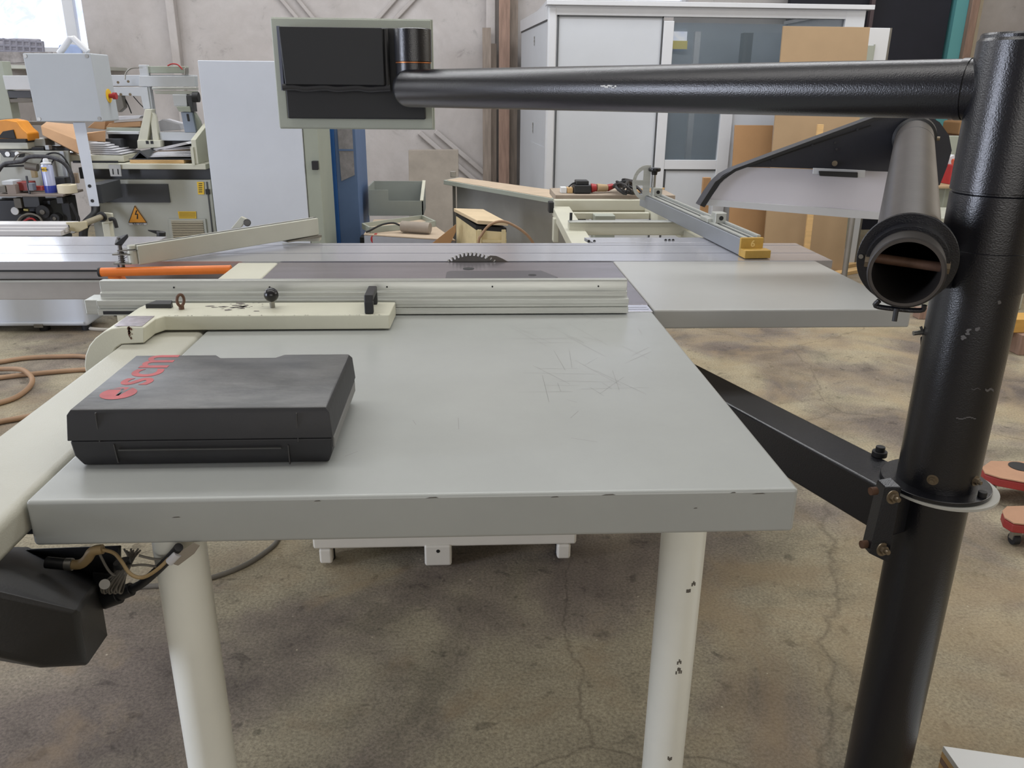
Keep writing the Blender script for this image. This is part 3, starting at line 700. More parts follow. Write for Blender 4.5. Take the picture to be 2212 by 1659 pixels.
# brace
u = Vector((-.345, .9386, 0)).normalized(); v = Vector((u.y, -u.x, 0))
bc = Vector((.794, 1.378, 0)); BZ = (.638, .730)
Mb = frame(bc, u, v, (0, 0, 1))
br = build('brace_beam', MB().box(-.075, 1.0, -.052, .052, BZ[0]-.0, BZ[1], frame(bc, u, v, (0, 0, 1))), PM, SP, .006, 3)
br['label'] = 'black box-section brace running under the table'
pb_ = py_(1899, 985, 1.44); pb_ = pz(1899, 985, BZ[1]); build('brace_bolt', MB().cyl(pb_, pb_+Vector((0, 0, .011)), .0145, n=24).cyl(pb_+Vector((0, 0, .011)), pb_+Vector((0, 0, .021)), .009, n=20), dark_m, br, .001)
# bracket plate with bolts
qa = py_(1912, 1052, 1.285); qb = py_(1948, 1052, 1.265); qc = py_(1918, 1216, 1.25); qd = py_(1877, 1196, 1.275)
pm_ = MB().hull([qa, qb, qc, qd, qa+Vector((0, .03, 0)), qb+Vector((0, .04, 0)), qc+Vector((0, .04, 0)), qd+Vector((0, .03, 0))])
bp_ = build('bracket_plate', pm_, PM, SP, .002)
for px, p2 in ((1931, 1077), (1909, 1190)):
    p = py_(px, p2, 1.252); build('bracket_bolt', bolt_mb(p+Vector((0, .006, 0)), (.25, -.95, .1), .0085, .009), bolt_m, bp_)
for px, p2 in ((1893, 1060), (1873, 1175)):
    p = py_(px, p2, 1.29); build('bracket_nut', MB().cyl(p, p+Vector((-.012, -.002, 0)), .0075, n=14), rust, bp_)
# arm
e = Vector((-.150, 2.31, 1.414)); s0 = Vector((SPX-.02, SPY+.02, 1.424))
ax = (e-s0).normalized()
amb = MB().lathe(s0, ax, [(0.047, 0), (.047, (e-s0).length)]+[(.047*math.cos(R(k)), (e-s0).length+.040*math.sin(R(k))) for k in range(15, 91, 15)], 48)
arm_ = build('overhead_arm', amb, PM, SP); arm_['label'] = 'long black overhead pipe arm with a chipped white spot'
vt = e+Vector((-.0, .034, 0)); vt.x = py_(892, 100, vt.y).x; ztop = py_(892, 62, vt.y).z
build('elbow_tube', MB().lathe((vt.x, vt.y, 1.39), (0, 0, 1), [(0, 0), (.046, 0.005), (.046, .086), (.0445, .087)], 48), PM, arm_)
build('copper_ring', MB().lathe((vt.x, vt.y, 1.39), (0, 0, 1), [(.0445, .0865), (.0468, .087), (.0468, .0895), (.0445, .09)], 48), copper, arm_)
build('swivel_tube', MB().lathe((vt.x, vt.y, 1.39), (0, 0, 1), [(.0445, .090), (.049, .091), (.049, ztop-1.392), (.046, ztop-1.39), (0, ztop-1.39)], 48), PM, arm_)
wm = MB(); 
def on_arm(px, py):
    d = ray(px, py); best = None
    lo_, hi_ = .5, 4.0
    for k in range(4000):
        t = lo_+(hi_-lo_)*k/4000; p = CAM+d*t; q = p-s0; r = (q-ax*q.dot(ax)).length
        if r < .0475: return p
    return None
for k in range(16):
    p = on_arm(random.uniform(1300, 1330), 187+random.uniform(-2.5, 2.5))
    if p: 
        a_ = ax*random.uniform(.001, .004); b_ = Vector((0, 0, random.uniform(.0006, .002))); n_ = (CAM-p).normalized()*.0004
        wm.add([p-a_-b_+n_, p+a_-b_*.6+n_, p+a_+b_+n_, p-a_*.6+b_+n_], [(0, 1, 2, 3)])
build('paint_chip', wm, mat('chip_white', (196, 196, 194), .6), arm_)['kind'] = 'stuff'
sm = MB()
def on_post(px, py, r=.0685):
    d = ray(px, py)
    for k in range(4000):
        p = CAM+d*(.8+k*.0004); 
        if math.hypot(p.x-SPX, p.y-SPY) < r+.0003: return p
for cx, cy, w_, h_ in ((2091, 715, 9, 12), (2083, 730, 8, 6), (2112, 711, 6, 5), (2158, 653, 2, 3)):
    for k in range(7):
        p = on_post(cx+random.uniform(-w_, w_)*.5, cy+random.uniform(-h_, h_)*.6)
        if p:
            nrm = Vector((p.x-SPX, p.y-SPY, 0)).normalized(); tg = Vector((-nrm.y, nrm.x, 0))
            sm.add([p+nrm*.0003+tg*(.0028*math.cos(t)*random.uniform(.5, 1.2))+Vector((0, 0, .0028*math.sin(t)*random.uniform(.5, 1.2))) for t in (0, .9, 1.8, 2.7, 3.6, 4.5, 5.4)], [tuple(range(7))])
for x0, x1, y, th in ((2065, 2108, 903, 2.2), (2098, 2118, 840, 1.2), (2128, 2146, 842, 5)):
    k = 8
    for j in range(k):
        pts = [on_post(x0+(x1-x0)*(j+i)/k, y+dy+2*math.sin(j)) for i, dy in ((0, -th/2), (1, -th/2), (1, th/2), (0, th/2))]
        if all(pts): sm.add([q+Vector((q.x-SPX, q.y-SPY, 0)).normalized()*.0003 for q in pts], [(0, 1, 2, 3)])
build('scuff_marks', sm, mat('scuff_grey', (92, 90, 90), .7), SP)['kind'] = 'stuff'

# ------------------------------------------------------------------ saw guard with suction pipe
SG = thing('saw_guard', 'black saw guard hood with clear window, held by an open steel suction pipe', 'saw guard', (1.0, 1.9, 1.2))
P0 = py_(1957, 590, 1.175); P1 = py_(1975, 296, 2.47)
pa = (P1-P0).normalized(); pl = (P1-P0).length
build('suction_pipe', MB().lathe(P0, pa, [(.0475, .012), (.0475, .0), (.0525, 0), (.0525, pl), (.0500, pl), (.0475, .4), (.0475, .012)], 56), dark_steel, SG)
build('pipe_end_ring', MB().lathe(P0, pa, [(.0525, -.001), (.0545, 0), (.0545, .05), (.0525, .052)], 56), mat('worn_dark_steel', (60, 57, 55), .5, .6, .2, 10), SG)
RC = P0+pa*.075+Vector((0, 0, .0))
ring = MB().lathe(RC, pa, [(.058, 0), (.0735, 0), (.0735, .008), (.058, .008), (.058, 0)], 56)
rg = build('clamp_ring', ring, PM, SG, .001)
build('ring_flange', MB().lathe(RC, pa, [(.0545, -.03), (.060, -.03), (.060, .0), (.0545, .0), (.0545, -.03)], 56), PM, rg)
side = pa.cross(Vector((0, 0, 1))).normalized(); upv = side.cross(pa)
lug = MB().hull([RC+side*.05+upv*.03, RC+side*.05-upv*.04, Vector((SPX-.066, SPY-.036, 1.165)), Vector((SPX-.066, SPY-.036, 1.11)), RC+side*.055+upv*.03+pa*.03, RC+side*.055-upv*.04+pa*.03, Vector((SPX-.0735, SPY+.01, 1.165)), Vector((SPX-.0735, SPY+.01, 1.11))])
build('clamp_lug', lug, PM, rg, .002)
cq = MB().tube([P0-side*.03+pa*.02-upv*.053, P0-side*.034+pa*.02-upv*.062, P0-side*.01+pa*.02-upv*.064, P0+side*.03+pa*.02-upv*.062, P0+side*.034+pa*.02-upv*.053], .004, 10)
cc = build('spring_clip', cq, PM, SG)
build('clip_pin', MB().cyl(P0+pa*.01-upv*.06+side*-.004, P0+pa*.005-upv*.079+side*-.004, .0038), dark_m, cc)
build('cross_rod', MB().cyl(P0+pa*.05-side*.048+upv*.006, P0+pa*.05+side*.048+upv*.0, .0075), rust, SG)
for sgn in (-1, 1): build('rod_end', MB().cyl(P0+pa*.05+side*.05*sgn, P0+pa*.05+side*.060*sgn, .010, n=6), bolt_m, SG)
build('screw', MB().cyl(RC-side*.067+upv*-.0-pa*.0005, RC-side*.067-pa*.003, .0036), raw_steel, rg)
HY = 2.47
hood_px = [(1512, 444), (1528, 418), (1545, 394), (1562, 378), (1584, 366), (1680, 330), (1900, 250), (1960, 240), (2000, 246), (2030, 264), (2050, 292), (2056, 325), (2046, 360), (2030, 400), (2012, 404), (2000, 372), (1930, 371), (1660, 361), (1610, 361), (1580, 372), (1556, 396), (1540, 420), (1522, 448)]
hd = build('guard_hood', MB().ppoly(hood_px, HY, .05), mat('hood_black', (40, 42, 50), .4, 0, .1, 6, .15, 300), SG)
build('hood_rim', MB().ppoly([(1512, 444), (1545, 393), (1586, 365), (1900, 249), (1960, 239), (1960, 244), (1902, 256), (1590, 370), (1550, 397), (1520, 446)], HY-.006, .006), black_pl, hd)
build('rim_seam', MB().ppoly([(1610, 360), (1880, 270), (1882, 272), (1612, 362)], HY-.0014, .0014), sheet_inner, hd)
for px, p2 in ((1804, 308), (1807, 322), (1668, 346), (1755, 314), (1852, 280)): build('rivet', MB().cyl(py_(px, p2, HY-.004), py_(px, p2, HY), .0035, n=14), dark_m, hd)
build('hood_screw', MB().cyl(py_(1803, 353, HY-.006), py_(1803, 353, HY), .008, n=16), bolt_m, hd)
cp = [(1530, 436), (1543, 415), (1558, 395), (1582, 374), (1612, 362), (1925, 371), (2004, 373), (2014, 405), (2064, 440), (2062, 478), (1906, 466), (1700, 450)]
cp = [(1530, 434), (1545, 413), (1560, 393), (1584, 372), (1612, 361), (1925, 371), (2000, 373), (2022, 405), (2016, 468), (1906, 463), (1700, 447)]
gp = build('clear_panel', MB().ppoly(cp, HY+.012, .004), guard_clear, SG); gp['label'] = 'scratched clear plastic window'
build('clear_panel', MB().ppoly(cp, HY+.040, .004), guard_clear, SG)['label'] = 'rear clear plastic window'
st = MB().ppoly([(1524, 434), (1530, 430), (1600, 436), (1700, 443), (1800, 450), (1906, 459), (2018, 466), (2018, 480), (1906, 475), (1840, 471), (1700, 459), (1600, 450), (1522, 443)], HY+.008, .008)
build('white_skirt', st, white_pl, SG, .001)['label'] = 'white edge strip along the window'
hp = build('handle_plate', MB().ppoly([(1757, 363), (1870, 368), (1868, 384), (1756, 376)], HY-.004, .004), white_pl, SG, .001)
build('guard_handle', MB().hull([py_(1768, 369, HY-.03), py_(1853, 372, HY-.045), py_(1853, 384, HY-.045), py_(1770, 380, HY-.03), py_(1768, 369, HY), py_(1853, 372, HY), py_(1853, 384, HY), py_(1770, 380, HY)]), black_pl, hp, .003)
build('pipe_socket', MB().lathe(P1-pa*.09, pa, [(.0525, .05), (.060, .055), (.060, .095), (.0525, .097)], 48), black_pl, SG)
build('pipe_seam', MB().lathe(P1-pa*.19, pa, [(.0525, .0), (.0532, .001), (.0532, .003), (.0525, .004)], 48), sheet_inner, SG)
for sgn in (-1, 1): build('socket_screw', MB().cyl(P1+side*.058*sgn-pa*.02, P1+side*.068*sgn-pa*.02, .006, n=12), bolt_m, SG)

# ------------------------------------------------------------------ overhead control panel (seen from behind)
CP = thing('operator_console', 'operator console seen from behind, grey-green tray with black box, on the overhead arm', 'control panel', (-.33, 2.5, 1.3))
Yc = 2.47
fr = [(584, 38), (620, 36), (932, 46), (936, 278), (608, 275)]
x0 = py_(594, 160, Yc).x; x1 = py_(933, 160, Yc).x; z0 = py_(760, 277, Yc).z; z1 = py_(760, 41, Yc).z
build('tray', MB().box(x0+.001, x1-.001, Yc+.03, Yc+.036, z0+.001, z1-.001), panel_green, CP)
build('tray_rim', ring_frame(x0, x1, z0, z1, .027, Yc, Yc+.03), panel_green, CP, .003)
build('tray_lip', ring_frame(x0-.004, x1+.004, z0-.004, z1+.004, .008, Yc+.026, Yc+.05), panel_green, CP, .002)
bx0 = py_(614, 160, Yc-.03).x; bx1 = py_(917, 160, Yc-.03).x; bz0 = py_(760, 257, Yc-.03).z; bz1 = py_(760, 59, Yc-.03).z
build('back_box', MB().box(bx0, bx1, Yc-.028, Yc+.03, bz0, bz1), felt_black, CP, .004, 3)
cx1 = py_(838, 130, Yc-.09).x; cz0 = py_(760, 197, Yc-.09).z
cvm = MB().hull([Vector((bx0+.006, Yc-.085, bz1-.004)), Vector((cx1-.012, Yc-.085, bz1-.004)), Vector((bx0+.012, Yc-.085, cz0+.016)), Vector((cx1-.012, Yc-.085, cz0+.016)), Vector((bx0, Yc-.028, bz1)), Vector((cx1, Yc-.028, bz1)), Vector((bx0, Yc-.028, cz0)), Vector((cx1, Yc-.028, cz0))])
build('padded_cover', cvm, felt_black, CP, .003, 2)
tb = MB(); zt_ = cz0+.008
tb.tube([Vector((bx0+.002+(cx1-bx0)*i/10, Yc-.072, zt_+.002*math.sin(i*2.1))) for i in range(11)], .009, 10)
build('tape_strip', tb, mat('black_tape', (34, 34, 36), .55), CP)
build('tape_strip', MB().tube([Vector((cx1-.006, Yc-.072, zt_+(bz1-.006-zt_)*i/6)) for i in range(7)], .0075, 10), MAT['black_tape'], CP)
build('side_strip', MB().box(bx0-.008, bx0-.0002, Yc-.045, Yc-.01, cz0, bz1), mat('bluish_strip', (92, 96, 112), .5), CP)
build('mounting_block', MB().box(vt.x-.03, vt.x+.03, vt.y+.0495, Yc-.029, 1.46, 1.54), felt_black, CP)

# ------------------------------------------------------------------ drive unit under the rail, with its cables
DU = thing('fence_drive', 'black moulded drive cover with dangling cables below the cream rail at the table corner', 'drive unit', (-.75, 1.0, .6))
hp_ = [py_(2, 1262, .84), py_(168, 1318, .86), py_(212, 1252, 1.08), py_(232, 1372, .98), py_(187, 1438, .90), py_(95, 1444, .84), py_(0, 1421, .80), py_(-160, 1380, .78), py_(-160, 1240, .80), py_(60, 1180, 1.14), py_(-160, 1180, 1.2), py_(214, 1310, 1.1), py_(-160, 1400, 1.2), py_(180, 1420, 1.1)]
build('drive_cover', MB().hull(hp_), cover_pl, DU, .008, 3)
build('mounting_plate', MB().box(-.80, -.60, 1.02, 1.3, .834, .844), cover_pl, DU, .002)
build('dark_bracket', MB().hull([py_(200, 1235, 1.06), py_(252, 1240, 1.06), py_(255, 1300, 1.06), py_(225, 1312, 1.05), py_(200, 1290, 1.06), py_(200, 1235, 1.09), py_(252, 1240, 1.09), py_(250, 1290, 1.09)]), black_pl, DU, .003)
build('cable_plug', MB().cyl(py_(222, 1296, 1.04), py_(258, 1283, 1.04), .014, n=18).cyl(py_(258, 1283, 1.04), py_(285, 1272, 1.04), .010, n=18), black_pl, DU, .001)
build('black_cable', MB().tube([py_(282, 1274, 1.04), py_(310, 1258, 1.03), py_(350, 1222, 1.0), py_(378, 1192, .99), py_(386, 1182, .985)], .0062, 12), dark_m, DU)
build('angled_connector', MB().tube([py_(145, 1219, 1.0), py_(172, 1219, 1.0), py_(188, 1208, 1.0), py_(200, 1191, 1.0), py_(222, 1186, 1.0)], .0068, 14), cable_tan, DU)['label'] = 'tan angled plug'
build('metal_collar', MB().cyl(py_(142, 1219, 1.0), py_(157, 1219, 1.0), .0085, n=18), raw_steel, DU)
build('connector_body', MB().cyl(py_(100, 1215, 1.0), py_(142, 1219, 1.0), .008, n=18), black_pl, DU)
build('sensor_cable', MB().tube([py_(215, 1186, 1.0), py_(245, 1194, 1.0), py_(262, 1212, .99), py_(282, 1240, .98), py_(310, 1247, .98), py_(345, 1226, .98), py_(375, 1195, .992), py_(388, 1184, .985)], .0026, 10), cable_tan, DU)
for k in range(8):
    a = k*5.5
    build('bundled_wire', MB().tube([py_(268+k*5, 1186+k % 3*3, 1.03), py_(276+k*2, 1205, 1.02+.004*k), py_(256+k*3, 1232, 1.01-.004*k), py_(222+a, 1262+k % 3*5, 1.0), py_(219+a, 1276+k % 2*4, 1.0), py_(226+a, 1278, 1.006), py_(250+k*3, 1244, 1.02+.003*k)], .0014, 8), cable_grey, DU)
build('dark_housing', MB().hull([py_(52, 1186, 1.10), py_(262, 1178, 1.10), py_(262, 1230, 1.10), py_(238, 1258, 1.08), py_(60, 1250, 1.12), py_(52, 1186, 1.3), py_(262, 1178, 1.3), py_(238, 1245, 1.3)]), cover_pl, DU, .004)
build('wire_clip', MB().cyl(py_(262, 1212, 1.01), py_(266, 1222, 1.01), .011, n=14), black_pl, DU)
for p in ([(212, 1190), (228, 1222), (240, 1238), (252, 1243), (262, 1232)], [(300, 1200), (330, 1207), (352, 1206), (380, 1190)], [(285, 1222), (310, 1220), (352, 1224), (382, 1205)]):
    build('loose_wire', MB().tube([py_(a, b, 1.0) for a, b in p], .0018, 8), cable_grey, DU)
pg = MB().hull([py_(366, 1216, .985), py_(374, 1200, .985), py_(420, 1172, .985), py_(432, 1178, .985), py_(420, 1196, .985), py_(385, 1222, .985), py_(366, 1216, 1.0), py_(420, 1172, 1.0), py_(432, 1178, 1.0), py_(385, 1222, 1.0)])
build('serial_plug', pg, mat('plug_grey', (148, 140, 128), .5, .2), DU, .001)
build('cable_label', MB().tube([py_(366, 1214, .984), py_(384, 1196, .984)], .0058, 12), paper, DU)
build('earth_tag', MB().cyl(py_(226, 1262, .99), py_(226, 1262, .994), .007, n=20), raw_steel, DU)
fc = MB().tube([pz(300, 1268, .006), pz(380, 1262, .006), pz(450, 1250, .006), pz(520, 1225, .006), pz(570, 1195, .006), pz(600, 1165, .006), pz(600, 1120, .006)], .008, 12)
tag(build('power_cable', fc, cable_grey), 'dark grey cable curving over the floor behind the left table leg', 'cable')

# ================================================================== background of the hall
def T_(name, label, cat, px, py, Y, z=0, group=None):
    return thing(name, label, cat, (py_(px, py, Y).x, Y, z), group)
def pb(x0, y0, x1, y1, Y, D, zb=None): return MB().pbox(x0, y0, x1, y1, Y, D, zb)
def pp_(pts, Y, D): return MB().ppoly(pts, Y, D)
def tb_(pts, Y, r, n=10): return MB().tube([py_(a, b, Y) if len(p_) == 2 else py_(a, b, p_[2]) for p_ in pts for a, b in [p_[:2]]], r, n)

# ---- white booth with window panels
BY = 7.0
BT = T_('machine_booth', 'tall pale grey booth of framed panels with dark glass windows against the back wall', 'booth', 1500, 100, BY)
zt = py_(1500, 16, BY).z
def bpl(x0, y0, x1, y1, D0, D1, m, name, zb=None, bev=0):
    return build(name, pb(x0, y0, x1, y1, BY+D0, D1-D0, zb), m, BT, bev)
X = lambda px, row=200, Y=BY: py_(px, row, Y).x
xl, xm0, xm1, xr = X(1192), X(1423), X(1446), X(1846)
def bb_(name, a, b, z0, z1, m, y0=BY, y1=BY+.06, bev=0, par=None): return build(name, MB().box(a, b, y0, y1, z0, z1), m, par or BT, bev)
zdoor = py_(1250, 33, BY).z; zw0 = py_(1500, 36, BY).z
bb_('front_panel', xl+.03, xm0, .06, zdoor, booth_m, BY+.012)
bb_('top_rail', xl-.04, xr, zdoor+.0, zt, booth_f, BY, BY+.07, .004)
bb_('frame_post', xl-.045, xl+.03, 0, zt, booth_f, BY-.005, BY+.08, .02)
bb_('frame_post', xm0+.004, xm1, 0, zt-.1, booth_f, BY-.004, BY+.06, .004)
bb_('frame_post', xr-.16, xr, 0, zt, booth_f, BY-.002, BY+.07, .004)
bb_('roof_trim', xl-.06, xr+.05, zt, zt+.035, booth_f, BY-.04, BY+.10, .004)
bb_('roof_trim', xl-.06, xl+.06, zt, zt+.03, booth_f, BY+.11, 8.6); bb_('roof_trim', xr-.06, xr+.05, zt, zt+.03, booth_f, BY+.11, 8.65)
for a in (xl+.034, xm0-.008): bb_('door_seam', a, a+.010, .06, zdoor, grey_line, BY+.002, BY+.012)
bb_('door_seam', xl+.03, xm0, zdoor-.010, zdoor, grey_line, BY+.002, BY+.012)
zmid = py_(1500, 346, BY).z; zm2 = py_(1500, 366, BY).z; xg = X(1556, 260); xg2 = X(1580, 260)
bb_('window_pane', xm1, xg, zmid, 1.36, booth_glass, BY+.03, BY+.036)
bb_('upper_pane', xm1, xr-.16, 1.44, zw0, booth_glass, BY+.03, BY+.036)
bb_('mid_rail', xm1, xr-.14, 1.34, 1.45, booth_f, BY+.0, BY+.06, .003)
bb_('mid_rail', xm1, xg, zm2, zmid, booth_f, BY, BY+.06, .003)
bb_('lower_panel', xm1+.02, xg, .06, zm2-.01, booth_m, BY+.012)
bb_('panel_seam', xm1, xg, zm2-.012, zm2, grey_line, BY+.004, BY+.014)
bb_('panel_seam', xm1+.004, xm1+.014, .06, zm2, grey_line, BY+.004, BY+.014)
bb_('frame_post', xg, xg+.10, 0, 1.4, booth_f, BY-.003, BY+.06, .003)
bb_('right_panel', xg+.10, xr-.16, .06, 1.36, booth_m, BY+.02, BY+.05)
# side wall of the booth, running back
sa = Vector((xl-.04, BY+.02, 0)); sb_ = Vector((.545, 8.62, 0)); sv = Vector((.05, 0, 0))
def sidep(t0, t1, z0, z1, m, name, off=0, bev=0):
    a = sa.lerp(sb_, t0); b = sa.lerp(sb_, t1); n = Vector((-1, 0, 0))*off
    return build(name, MB().prism([a+n+Vector((0, 0, z0)), b+n+Vector((0, 0, z0)), b+n+Vector((0, 0, z1)), a+n+Vector((0, 0, z1))], (.04, 0, 0)), m, BT, bev)
sidep(0.0, 1, 0, zt, booth_m, 'side_panel'); sidep(0, 1, zt-.1, zt, booth_f, 'side_rail', .012)
sidep(0, 1, zt-.112, zt-.1, grey_line, 'side_seam', .004)
sidep(.02, .55, .55, .95, booth_m, 'patch_plate', .004)
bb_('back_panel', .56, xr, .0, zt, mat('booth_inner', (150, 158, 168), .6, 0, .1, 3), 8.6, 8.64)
bb_('right_side', xr-.04, xr, 0, zt, booth_m, BY+.07, 8.6)
bb_('inner_duct', X(1605, 100, 8.3), X(1625, 100, 8.3), 0, zt-.1, grey_line, 8.3, 8.4)
bb_('inner_frame', X(1500, 100, 7.9), X(1512, 100, 7.9), 0, zt-.12, booth_f, 7.9, 7.95)
bb_('inner_light_panel', X(1448, 100, 8.58), X(1482, 100, 8.58), py_(1460, 106, 8.58).z, py_(1460, 68, 8.58).z, pane_m, 8.57, 8.59)
bb_('inner_yellow_sheet', X(1450, 100, 8.56), X(1484, 100, 8.56), py_(1460, 106, 8.56).z, py_(1460, 88, 8.56).z, mat('yellow_sheet', (244, 226, 92), .5), 8.55, 8.565)
for px, y_, s in ((1145, 85, 'a88'), (1146, 275, 'A08')):
    p = py_(px, y_, 7.72); p.x = sa.lerp(sb_, (p.y-sa.y)/(sb_.y-sa.y)).x-.006
    text_mesh('stencilled_mark', s, .055, frame(p+Vector((0, 0, -.05)), (0, 0, 1), (.0, 1, 0), (-1, 0, 0)), mat('stencil', (120, 116, 104), .6), BT, .0005, .001)

# ---- weathered planks leaning on the wall beside the booth
G_ = 'weathered planks leaning beside the booth'
for i, (x0, x1, ytop, mm, Yk, lb) in enumerate(((1043, 1061, 58, wood_old, 8.70, 'grey weathered plank, shortest and leftmost of the leaning planks'), (1058, 1073, 93, wood_old, 8.78, 'narrow grey plank sitting half behind the leftmost leaning plank'),
        (1078, 1101, -45, wood_old2, 8.72, 'reddish weathered plank, tallest in the middle of the leaning planks'), (1098, 1118, -40, wood_old, 8.80, 'grey weathered plank nearest the booth corner'))):
    a = py_((x0+x1)/2, 230, Yk)
    wd = (py_(x1, 230, Yk).x-py_(x0, 230, Yk).x); zt_ = min(py_(x0, ytop, Yk).z, 4.2)
    a.x = py_(x0, 230, Yk).x
    mb = MB().prism([(a.x, Yk-.02, 0), (a.x+wd, Yk-.02, 0), (a.x+wd, Yk+.1, zt_), (a.x, Yk+.1, zt_)], (0, .04, 0))
    tag(build('weathered_plank', mb, mm), lb, 'plank')

# ---- boards leaning on the booth
def lean(name, pts, Y, D, m, label, cat, bev=.002): return tag(build(name, pp_(pts, Y, D), m, None, bev), label, cat)
def leanbox(name, x0, x1, row, ztop_row, Y, D, m, label, cat, slant=.14):
    a = py_(x0, row, Y).x; b = py_(x1, row, Y).x; zt = py_((x0+x1)/2, ztop_row, Y+slant).z
    mb = MB().prism([(a, Y-slant, 0), (b, Y-slant, 0), (b, Y, zt), (a, Y, zt)], (0, D, 0)); return tag(build(name, mb, m, None, .002), label, cat)
leanbox('fibreboard_sheet', 1668, 1849, 270, 60, 6.62, .02, wood_mdf, 'wide tan fibreboard sheet leaning against the booth window', 'board')
leanbox('orange_board', 1582, 1664, 330, 269, 6.80, .018, wood_or, 'orange-brown board with a dark spot leaning left of the wide tan sheet', 'board')
p = py_(1627, 322, 6.72); 
leanbox('wood_batten', 1763, 1776, 300, 268, 6.40, .02, wood_new, 'thin pale wooden batten leaning on the wide tan sheet', 'batten', .06)
leanbox('wood_batten', 1516, 1532, 430, 383, 5.0, .03, wood_or, 'short orange batten standing behind the clear guard tip', 'batten', .02)
WD = T_('window_frame_door', 'white plastic framed door leaning behind the tan fibreboard sheet', 'door', 1885, 150, 6.86)
a, b = py_(1800, 150, 6.86).x, py_(1903, 150, 6.86).x; zt_ = py_(1880, 61, 6.86).z
build('door_frame', MB().box(a, b, 6.80, 6.86, 0, zt_), white_pl, WD, .006); xs_ = py_(1882, 150, 6.8).x
build('door_gasket', MB().box(a+.1, xs_, 6.79, 6.80, .15, zt_-.13).box(xs_-.008, xs_, 6.789, 6.80, .15, zt_-.12), panel_green, WD)
build('edge_strip', MB().box(b-.004, b+.012, 6.80, 6.86, 0, zt_), cable_grey, WD)

# ---- dark door, teal strip and old post on the wall to the right
dw = tag(build('dark_curtain', MB().box(py_(1706, 20, 8.7).x, py_(2046, 60, 8.7).x, 8.70, 8.78, 0, 3.4), door_m, None, .004), 'dark navy sheet covering the wall opening behind the booth', 'curtain')
tag(build('curtain_rail_post', pb(1884, -60, 1892, 62, 8.60, .05, 0), mat('pinkish_post', (74, 62, 66), .6)), 'thin dark pinkish post in front of the navy sheet', 'post')
tag(build('teal_panel', MB().box(py_(2050, 60, 8.72).x, py_(2076, 60, 8.72).x, 8.66, 8.78, 0, 3.4), teal_m), 'teal strip panel right of the navy sheet', 'panel')
tag(build('old_wood_post', MB().box(py_(2079, 60, 8.7).x, py_(2096, 60, 8.7).x, 8.6, 8.76, 0, 3.4), wood_old2, None, .01), 'rough brown wooden post right of the teal strip', 'post')
struct('trim_9', MB().box(py_(2104, 60, 8.85).x, py_(2104, 60, 8.85).x+.05, 8.85, 9, 0, 5), wall_r)

# ---- grey cabinet body behind the mitre fence and blue cabinet
GC = T_('grey_cabinet', 'tall pale grey machine cabinet between the cluttered machine and the blue cabinet', 'cabinet', 560, 300, 4.95)
ga, gb, gc = py_(427, 135, 4.95).x, py_(655, 320, 4.95).x, py_(688, 320, 4.95).x; gz = py_(500, 131, 4.95).z
build('front_panel', MB().box(ga, gb, 4.95, 5.0, .1, gz), cab_m, GC, .004)
build('cabinet_body', MB().box(ga+.005, gb+.06, 5.0, 5.55, .05, gz-.01), cab_side, GC, .004)
build('side_strip', MB().box(gb+.002, gc, 4.96, 5.4, .1, py_(670, 240, 4.95).z), cab_side, GC, .004)
h_ = py_(682, 357, 4.95); build('hinge', MB().box(h_.x-.02, h_.x+.015, 4.93, 4.962, h_.z-.025, h_.z+.025), dark_m, GC, .003)
build('dark_foot', MB().box(ga+.05, gb, 5.01, 5.5, 0, .05), dark_m, GC)  # dark recessed foot filling the gap below the body
BC = T_('blue_cabinet', 'blue metal cabinet with a dusty clear window strip standing behind the grey cabinet', 'cabinet', 720, 400, 5.6)
q = lambda px, r, Y=5.6: py_(px, r, Y).x
bz = py_(720, 210, 5.6).z
build('left_panel', MB().box(q(674, 300), q(722, 300), 5.6, 5.62, .05, bz), blue_m, BC, .003)
build('right_panel', MB().box(q(722, 300), q(768, 300), 5.602, 5.62, .05, bz), blue_dull, BC, .003)
build('cabinet_body', MB().box(q(674, 300), q(768, 300)-.005, 5.62, 6.2, 0, bz-.01), blue_dull, BC, .003)
zz = lambda px, r, Y: py_(px, r, Y).z
wn = MB().prism([(q(730, 300), 5.596, zz(740, 275, 5.6)), (q(762, 300), 5.596, zz(740, 275, 5.6)), (q(762, 300), 5.596, zz(750, 378, 5.6)), (q(732, 300), 5.596, zz(740, 391, 5.6))], (0, .006, 0))
build('clear_window', wn, film_m, BC)
build('window_bar', MB().box(q(730, 300), q(762, 300), 5.593, 5.597, zz(745, 326, 5.6), zz(745, 322, 5.6)), blue_dull, BC)
build('corner_foot', pb(778, 512, 800, 540, 5.55, .1, 0), dark_m, BC, .004)

# ---- stone slab, grey box, low cabinet and the things on it
tag(build('stone_slab', MB().prism([py_(882, 324, 7.3), py_(990, 323, 7.3), Vector((py_(990, 323, 7.3).x, 7.05, 0)), Vector((py_(882, 324, 7.3).x, 7.05, 0))], (0, .05, 0)), slab_m, None, .006), 'scuffed grey-beige stone slab leaning on the back wall', 'slab')
LC = T_('low_cabinet', 'low dusty grey cabinet with a red button right of the blue cabinet', 'cabinet', 860, 520, 5.2)
lz = py_(860, 509, 5.0).z
lx0, lx1 = py_(784, 520, 5.0).x, py_(985, 520, 5.0).x
lcz = zz(880, 512, 5.0)
lp_ = [pz(786, 508, lcz), pz(984, 521, lcz), pz(918, 475, lcz), pz(786, 476, lcz)]; lp_[3].x = lp_[0].x
build('cabinet_body', MB().prism([Vector((p.x, p.y, .02)) for p in lp_], (0, 0, lcz-.02)), mat('low_cab_grey', (150, 152, 158), .5, 0, .08, 5), LC, .006)
build('dusty_top', MB().prism([Vector((p.x, p.y, lcz+.0005)) for p in lp_], (0, 0, .006)), dusty, LC)
